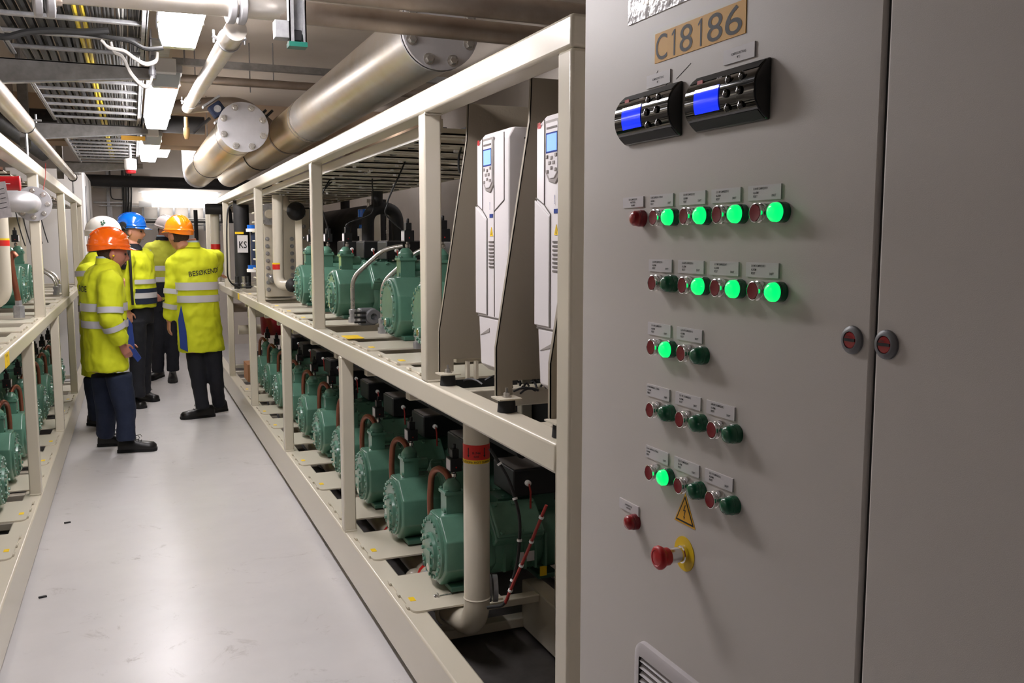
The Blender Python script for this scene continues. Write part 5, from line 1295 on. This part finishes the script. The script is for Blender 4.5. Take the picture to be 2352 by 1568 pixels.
def person(cfg):
    """cfg in world coordinates"""
    f = Vector((math.cos(cfg['az']), math.sin(cfg['az']), 0)); l = Vector((f.y, -f.x, 0))      # l: the person's right
    hips = Vector(cfg['hips']); t = thing('person', cfg['label'], 'person', (hips.x, hips.y, 0))
    T = cfg['torso']      # rings bottom to top: (cx, cy, z, hw, hd)
    # ---- body, one continuous surface
    b = MB(); R = rot_head(Vector((math.cos(cfg['haz']), math.sin(cfg['haz']), 0)), cfg.get('pitch', 0), cfg.get('tilt', 0))
    hc = Vector(cfg['head']); hs = cfg.get('hs', 1.)
    add_head(b, hc, R, hs)
    top = T[-1]; neck = Vector((top[0], top[1], top[2]))
    b.tube([neck-Vector((0, 0, .05)), neck+Vector((0, 0, .02)), hc+R @ Vector((0, -.035, -.07))*hs, hc+R @ Vector((0, -.03, -.03))*hs], [.075, .066, .058, .055], 16)
    b.loft([ell((x, y, z), l, f, max(.02, hw-.03), max(.02, hd-.03)) for x, y, z, hw, hd in T])
    b.tube([(T[0][0], T[0][1], max(hips.z-.06, .5)), (T[0][0], T[0][1], T[0][2]+.1)], .11, 14)
    for side, arm in (('r', cfg.get('arm_r')), ('l', cfg.get('arm_l'))):
        if not arm: continue
        S, E, Wr = [Vector(q) for q in arm[:3]]
        b.tube([S, S.lerp(E, .5), E, E.lerp(Wr, .5), Wr], [.055, .048, .040, .036, .026], 14)
        if len(arm) > 3: add_hand(b, Wr, arm[3], arm[4], .84, arm[5] if len(arm) > 5 else .4, 1 if side == 'r' else -1)
    for leg in (cfg['leg_r'], cfg['leg_l']):
        A, K, F_ = [Vector(q) for q in leg[:3]]
        b.tube([A, K, F_+Vector((0, 0, .05))], [.075, .052, .035], 14)
    bo = b.build('body', cfg.get('skin', 'skin'), t); remesh(bo, .0055, 2)
    # ---- head details
    for sx in (-1, 1): MB().ball(hc+R @ Vector((sx*.031, .083, .008))*hs, .010).build('eye', 'eye', t)
    MB().ball(hc+R @ Vector((0, .094, -.062))*hs, .018, .005, .004, 10, 6, R).build('mouth', 'lip', t)
    hr = MB(); n, m = 40, 26; rings = []; 
    for i in range(m+1):
        el = -1.0+(PI/2+.98)*i/m
        rings.append([hc+R @ (head_point(2*PI*k/n, el)*(1.045*hs)) for k in range(n)])
    P_ = [p for r in rings for p in r]; Fc = []
    for i in range(m):
        for j in range(n):
            az = 2*PI*(j+.5)/n; el = -1.0+(PI/2+.98)*(i+.5)/m; fy = math.cos(az)
            if el > .55 or (fy < -.12 and el > -.42): Fc.append((i*n+j, i*n+(j+1) % n, (i+1)*n+(j+1) % n, (i+1)*n+j))
    hr.add(P_, Fc); hr.build('hair', cfg.get('hair', 'hair_dark'), t)
    if cfg.get('plug'): MB().ball(hc+R @ Vector((.092, .0, -.012))*hs, .008).build('ear_plug', 'yellow', t)
    if cfg.get('beard'):
        be = MB(); Fc = []
        rings = [[hc+R @ (head_point(2*PI*k/n, -PI/2+.05+1.25*i/20)*(1.03*hs)) for k in range(n)] for i in range(21)]
        P_ = [p for r in rings for p in r]
        for i in range(20):
            for j in range(n):
                az = 2*PI*(j+.5)/n; el = -PI/2+.05+1.25*(i+.5)/20; az = min(az, 2*PI-az)
                if az < .75 and el < -.50 and not (az < .30 and -.64 < el < -.52): Fc.append((i*n+j, i*n+(j+1) % n, (i+1)*n+(j+1) % n, (i+1)*n+j))
        be.add(P_, Fc); be.build('beard', cfg['beard'], t)
    hm = cfg['helmet']; helmet(t, hc+R @ Vector((0, hm.get('dy', -.004), .066))*hs, R @ Matrix.Rotation(hm.get('tip', 0), 3, 'X'), hm['m'], hs*hm.get('s', 1.), hm.get('crest', True), hm.get('mark'))
    if hm.get('muffs'):
        for sx in (-1, 1):
            e = MB(); ax = R @ Vector((sx, 0, 0)); e.lathe(hc+R @ Vector((sx*.085, hm['muffs'], .06)), ax, [(0, .035), (.02, .038), (.035, .03)], 16)
            e.tube([hc+R @ Vector((sx*.118, hm['muffs'], .05)), hc+R @ Vector((sx*.122, hm['muffs']/2, .02)), hc+R @ Vector((sx*.118, 0, .03))], .004, 6); e.build('ear_muff', 'black', t)
    # ---- upper garment
    g = MB(); g.loft([ell((x, y, z), l, f, hw, hd, p=.9) for x, y, z, hw, hd in T])
    for arm in (cfg.get('arm_r'), cfg.get('arm_l')):
        if not arm: continue
        S, E, Wr = [Vector(q) for q in arm[:3]]; sl = arm[6] if len(arm) > 6 else (.088, .074, .052)
        g.tube([S, S.lerp(E, .5), E, E.lerp(Wr, .5), Wr.lerp(E, .06)], [sl[0], (sl[0]+sl[1])/2, sl[1], (sl[1]+sl[2])/2, sl[2]], 18)
        g.ball(S, sl[0]*.98, n=16, m=10)
    go = g.build(cfg.get('garment', 'coat'), cfg['coat'], t); remesh(go, .013, 4, cfg.get('fold', .028), .085)
    # stripes
    for q in cfg.get('bands', []):
        z0, z1, m = q[:3]
        def at(z):
            for a, b_ in zip(T, T[1:]):
                if a[2] <= z <= b_[2]:
                    k = (z-a[2])/(b_[2]-a[2]); return [a[i]*(1-k)+b_[i]*k for i in range(5)]
            return T[0]
        mb = MB(); rr = []
        for z in (z0, (z0+z1)/2, z1):
            a = at(z); o_ = .010 if m == 'reflective' else .008; rr.append(ell((a[0], a[1], z), l, f, a[3]+o_, a[4]+o_, 40, .9))
        mb.loft(rr, False); mb.build('reflective_stripe' if m == 'reflective' else 'cloth_panel', m, t, ang=60)
    for side, arm, bs in (('r', cfg.get('arm_r'), cfg.get('abands_r', [])), ('l', cfg.get('arm_l'), cfg.get('abands_l', []))):
        if not arm: continue
        S, E, Wr = [Vector(q) for q in arm[:3]]; sl = arm[6] if len(arm) > 6 else (.088, .074, .052)
        for u in bs:
            w = .045/(S-E).length if u < 1 else .045/(E-Wr).length
            def pt(u): return (S.lerp(E, u), sl[0]+(sl[1]-sl[0])*u) if u <= 1 else (E.lerp(Wr, u-1), sl[1]+(sl[2]-sl[1])*(u-1))
            (p0, r0), (p1, r1) = pt(u-w/2), pt(u+w/2)
            MB().tube([p0, p1], [r0+.009, r1+.009], 28, False).build('reflective_stripe', 'reflective', t, ang=60)
    # collar
    if cfg.get('collar', True):
        c = neck+Vector((0, 0, -.015)); k = MB(); k.loft([ell(c+f*-.0, l, f, .088, .085), ell(c+Vector((0, 0, .03)), l, f, .078, .078), ell(c+Vector((0, 0, .045))+f*-.006, l, f, .071, .072), ell(c+Vector((0, 0, .03)), l, f, .068, .068)], False)
        k.build('coat_collar', cfg.get('collar_m', 'navy_black'), t)
        c = neck+Vector((0, 0, .0)); k = MB(); k.loft([ell(c+f*-.0, l, f, .076, .076), ell(c+Vector((0, 0, .045))+f*-.008, l, f, .066, .067), ell(c+Vector((0, 0, .03)), l, f, .063, .063)], False)
        k.build('shirt_collar', cfg.get('shirt', 'shirt'), t)
    # ---- trousers
    g = MB()
    hp = cfg.get('hipw', .155)
    g.loft([ell((hips.x, hips.y, hips.z-.12), l, f, hp*.98, .115), ell((hips.x, hips.y, hips.z), l, f, hp, .12), ell((hips.x, hips.y, hips.z+.12), l, f, hp*.9, .11)])
    for leg in (cfg['leg_r'], cfg['leg_l']):
        A, K, F_ = [Vector(q) for q in leg[:3]]
        g.tube([A+Vector((0, 0, .02)), A.lerp(K, .5), K, K.lerp(F_, .5), F_+Vector((0, 0, .03))], [q*cfg.get('slim', 1.) for q in (.098, .090, .076, .070, .070)], 18)
    go = g.build('trousers', cfg['trousers'], t); remesh(go, .013, 3, .014, .08)
    for leg in (cfg['leg_r'], cfg['leg_l']): shoe(t, leg[3], leg[4])
    if cfg.get('panel'):
        m, pts, th_ = cfg['panel']; MB().prism([Vector(p) for p in pts], Vector(th_)).build('coat_lining', m, t, bevel=.004)
    if cfg.get('text'):
        txt, z, size, u0, xs, a_t = cfg['text']
        V, F = glyphs(txt, size, xs, 'CENTER', .012); q = MB(); pts = []
        for vx, vy in V:
            zz = z+vy
            for a, b_ in zip(T, T[1:]):
                if a[2] <= zz <= b_[2]:
                    k = (zz-a[2])/(b_[2]-a[2]); c = [a[i]*(1-k)+b_[i]*k for i in range(5)]; break
            u = max(-.98, min(.98, (u0+vx)/c[3])); s = u; dpt = (max(0, 1-abs(u)**(2/.9)))**(.9/2)*c[4]+.014
            pts.append(Vector((c[0], c[1], zz))+l*(u*c[3])-f*dpt+Vector((0, 0, a_t*(u0+vx))))
        q.add(pts, F); q.build('lettering', 'print', t)
    return t

D = math.radians
def at(px, py, Y): return onY(px, py, Y)
# --- 1: front man, orange helmet, seen from behind and the right
Y = 7.5
def tor(Y, rows):
    """rows: (px left, px right, py, half depth ratio)"""
    out = []
    for x0, x1, py, hd, hw in rows:
        a, b_ = at(x0, py, Y), at(x1, py, Y); c = (a+b_)/2; out.append((c.x, Y, c.z, hw, hd))
    return out
T1 = tor(Y, [(202, 288, 850, .150, .20), (196, 290, 800, .150, .20), (190, 290, 740, .152, .20), (187, 288, 690, .152, .205), (187, 282, 650, .145, .215), (194, 278, 630, .125, .20), (210, 272, 613, .095, .15), (226, 266, 602, .066, .08)])
S = at(252, 645, Y-.19)
person(dict(label='person in orange helmet and long yellow coat, hand in pocket, nearest the camera', az=D(12), haz=D(8), pitch=-.12,
    hips=(at(255, 850, Y).x, Y, .80), torso=T1, head=at(257, 583, Y), hs=1.05, plug=True, skin='skin_dark', hair='hair_dark',
    arm_r=[(S.x, Y-.20, S.z), at(254, 732, Y-.24), at(280, 792, Y-.19), (.45, .2, -.85), (-.2, 1, 0), .6, (.092, .080, .060)],
    arm_l=[at(240, 650, Y+.2), at(262, 735, Y+.25), at(290, 790, Y+.2), (.5, -.3, -.8), (0, -1, 0), .6, (.09, .078, .058)],
    leg_r=[at(272, 865, Y-.07), at(288, 940, Y-.06), (at(290, 1010, 7.42).x, 7.42, .08), onZ(272, 1038, 0), onZ(360, 1033, 0)],
    leg_l=[at(240, 865, Y+.09), at(244, 940, Y+.12), (at(243, 1010, 7.72).x, 7.72, .08), onZ(226, 1024, 0), onZ(300, 1020, 0)],
    coat='hivis', trousers='navy', bands=[(at(0, 718, Y).z, at(0, 699, Y).z, 'reflective'), (at(0, 757, Y).z, at(0, 740, Y).z, 'reflective')], abands_r=[.78, 1.28], abands_l=[.8],
    collar_m='hivis', helmet=dict(m='helmet_orange', s=1.02, tip=.10, dy=-.022), text=('BESØKENDE', at(0, 672, Y).z, .062, -.02, .9, 0.),
    panel=('blue_cloth', [at(292, 728, Y-.02), at(304, 745, Y-.02), at(310, 800, Y-.02), at(325, 822, Y-.02), at(316, 832, Y-.02), at(290, 800, Y-.02)], (0, .04, 0))))
# --- 2: man pointing into the rack, seen from behind
Y = 8.65
T2 = tor(Y, [(412, 514, 806, .15, .205), (410, 508, 760, .15, .195), (408, 500, 700, .145, .185), (400, 498, 650, .14, .19), (394, 498, 612, .125, .205), (396, 494, 590, .11, .195), (412, 474, 574, .08, .13), (420, 456, 564, .06, .08)])
person(dict(label='person in orange helmet and long yellow coat, seen from behind, reaching into the rack', az=D(108), haz=D(128), pitch=.0,
    hips=(at(468, 800, Y).x, Y, .86), torso=T2, head=at(410, 543, Y), hs=1.02, skin='skin', hair='hair_dark',
    arm_l=[at(404, 606, Y), at(397, 680, Y-.02), at(388, 738, Y), (-.05, 0, -1), (1, .3, 0), .5, (.086, .072, .054)],
    arm_r=[at(478, 596, Y+.03), at(494, 592, Y+.16), at(497, 630, Y+.42), (.6, .5, -.15), (0, 0, -1), .25, (.088, .082, .056)],
    leg_l=[at(448, 808, Y), at(457, 880, Y-.02), (at(466, 940, 8.62).x, 8.62, .08), onZ(492, 955, 0), onZ(416, 963, 0)],
    leg_r=[at(487, 805, Y), at(496, 870, Y), (at(503, 935, 8.8).x, 8.80, .08), onZ(520, 942, 0), onZ(478, 948, 0)],
    slim=.88, coat='hivis', trousers='navy_black', bands=[(at(0, 673, Y).z, at(0, 654, Y).z, 'reflective'), (at(0, 703, Y).z, at(0, 686, Y).z, 'reflective')], abands_l=[.86, 1.38],
    collar_m='hivis', helmet=dict(m='helmet_orange_light', s=.98, tip=.03), text=('BESØKENDE', at(0, 636, Y).z, .062, .045, .9, .12),
    panel=('blue_cloth', [at(409, 735, Y-.16), at(416, 700, Y-.17), at(428, 760, Y-.17), at(432, 808, Y-.17), at(414, 800, Y-.16)], (0, .02, 0))))
# --- 3: man facing the camera behind him
Y = 11.3
T3 = tor(Y, [(344, 404, 690, .12, .17), (342, 406, 660, .12, .175), (338, 408, 620, .125, .19), (336, 410, 590, .12, .20), (340, 406, 568, .10, .19), (352, 396, 556, .08, .12), (362, 388, 549, .06, .07)])
person(dict(label='person in yellow work jacket and pale helmet facing the camera, farthest away', az=D(-70), haz=D(-50), pitch=-.25,
    hips=(at(375, 700, Y).x, Y, .95), torso=T3, head=at(381, 531, Y), hs=1.0, skin='skin_dark', hair='hair_dark', beard='hair_dark',
    arm_r=[at(345, 572, Y-.03), at(340, 630, Y-.05), at(352, 672, Y-.12), (.4, -.2, -.5), (0, 1, 0), .5, (.08, .07, .052)],
    arm_l=[at(405, 572, Y), at(410, 630, Y), at(404, 680, Y-.05), (0, -.1, -1), (-1, 0, 0), .5, (.08, .07, .052)],
    leg_r=[at(362, 720, Y), at(362, 790, Y-.02), (at(362, 850, 11.35).x, 11.35, .08), onZ(372, 864, 0), onZ(340, 875, 0)],
    leg_l=[at(392, 720, Y), at(396, 790, Y), (at(398, 850, 11.3).x, 11.3, .08), onZ(397, 862, 0), onZ(397, 880, 0)],
    garment='jacket', coat='hivis_worn', trousers='navy_black', bands=[(at(0, 625, Y).z, at(0, 613, Y).z, 'reflective'), (at(0, 652, Y).z, at(0, 640, Y).z, 'reflective'), (at(0, 689, Y).z, at(0, 653, Y).z, 'navy_black')],
    abands_r=[.12], helmet=dict(m='helmet_grey', s=.98)))
# --- 4: man with the blue helmet, in profile
Y = 9.6
T4 = tor(Y, [(296, 347, 705, .14, .18), (292, 347, 680, .145, .18), (282, 346, 640, .15, .18), (276, 342, 605, .14, .195), (278, 334, 588, .12, .19), (286, 324, 577, .085, .12), (294, 318, 570, .062, .075)])
person(dict(label='person in blue helmet, grey beard and yellow-navy jacket, in profile looking right', az=D(-28), haz=D(-12), pitch=-.03,
    hips=(at(322, 720, Y).x, Y, .95), torso=T4, head=at(304, 533, Y), hs=1.04, skin='skin', hair='hair_grey', beard='hair_grey',
    arm_r=[at(290, 590, Y-.2), at(290, 650, Y-.2), at(294, 715, Y-.18), (.1, 0, -1), (0, 1, 0), .5, (.08, .07, .052)],
    arm_l=[at(334, 588, Y+.08), at(342, 650, Y+.12), at(341, 706, Y+.05), (0, 0, -1), (-1, 0, 0), .6, (.08, .07, .052)],
    leg_r=[at(312, 740, Y-.08), at(316, 820, Y-.08), (at(316, 900, 9.5).x, 9.5, .08), onZ(296, 934, 0), onZ(331, 938, 0)],
    leg_l=[at(330, 740, Y+.08), at(330, 820, Y+.08), (at(330, 892, 9.8).x, 9.8, .08), onZ(318, 918, 0), onZ(362, 922, 0)],
    garment='jacket', coat='hivis', trousers='navy_black', bands=[(at(0, 656, Y).z, at(0, 645, Y).z, 'reflective'), (at(0, 704, Y).z, at(0, 667, Y).z, 'navy'), (at(0, 690, Y).z, at(0, 677, Y).z, 'reflective')],
    collar_m='navy_black', shirt='navy_black', band_off=.006, helmet=dict(m='helmet_blue', s=.96, muffs=-.06)))
strap = bpy.data.objects['person.003']
q = [at(296, 562, Y-.22), at(289, 578, Y-.30), at(282, 598, Y-.32), at(284, 618, Y-.30)]
MB().tube(bend(q, .04), [.018]+[.030]*(len(bend(q, .04))-2)+[.018], 12).build('neck_hood', 'rubber', strap)
MB().tube(bend([q[0], at(299, 600, Y-.32), at(302, 660, Y-.32), at(305, 700, Y-.30)], .05), .012, 8).build('shoulder_strap', 'rubber', strap)
# --- 5: man with the white helmet, mostly hidden
Y = 8.55
T5 = tor(Y, [(196, 262, 860, .14, .18), (190, 266, 760, .15, .19), (184, 268, 690, .15, .195), (180, 268, 640, .15, .20), (182, 262, 608, .13, .195), (196, 250, 586, .09, .13), (210, 244, 574, .062, .078)])
person(dict(label='person in white helmet with green emblem, hidden behind the nearest orange helmet', az=D(10), haz=D(-10), pitch=-.05,
    hips=(at(232, 830, Y).x, Y, .85), torso=T5, head=at(240, 548, Y), hs=1.04, skin='skin', hair='hair_dark', beard='hair_dark',
    arm_r=[at(200, 625, Y-.2), at(205, 700, Y-.22), at(250, 720, Y-.25), (1, 0, .1), (0, 1, 0), .5, (.085, .075, .055)],
    arm_l=[at(255, 625, Y+.15), at(266, 715, Y+.2), at(276, 672, Y+.1), (.5, 0, .9), (-1, 0, 0), .5, (.085, .075, .055)],
    leg_r=[at(220, 870, Y-.08), at(220, 915, Y-.08), (at(222, 955, 8.6).x, 8.6, .08), onZ(206, 975, 0), onZ(252, 979, 0)],
    leg_l=[at(245, 870, Y+.08), at(248, 915, Y+.1), (at(250, 945, 8.9).x, 8.9, .08), onZ(236, 955, 0), onZ(290, 957, 0)],
    coat='hivis', trousers='navy', bands=[(at(0, 720, Y).z, at(0, 705, Y).z, 'reflective')], abands_r=[.05],
    helmet=dict(m='helmet_white', s=1.02, crest=False, mark=True)))
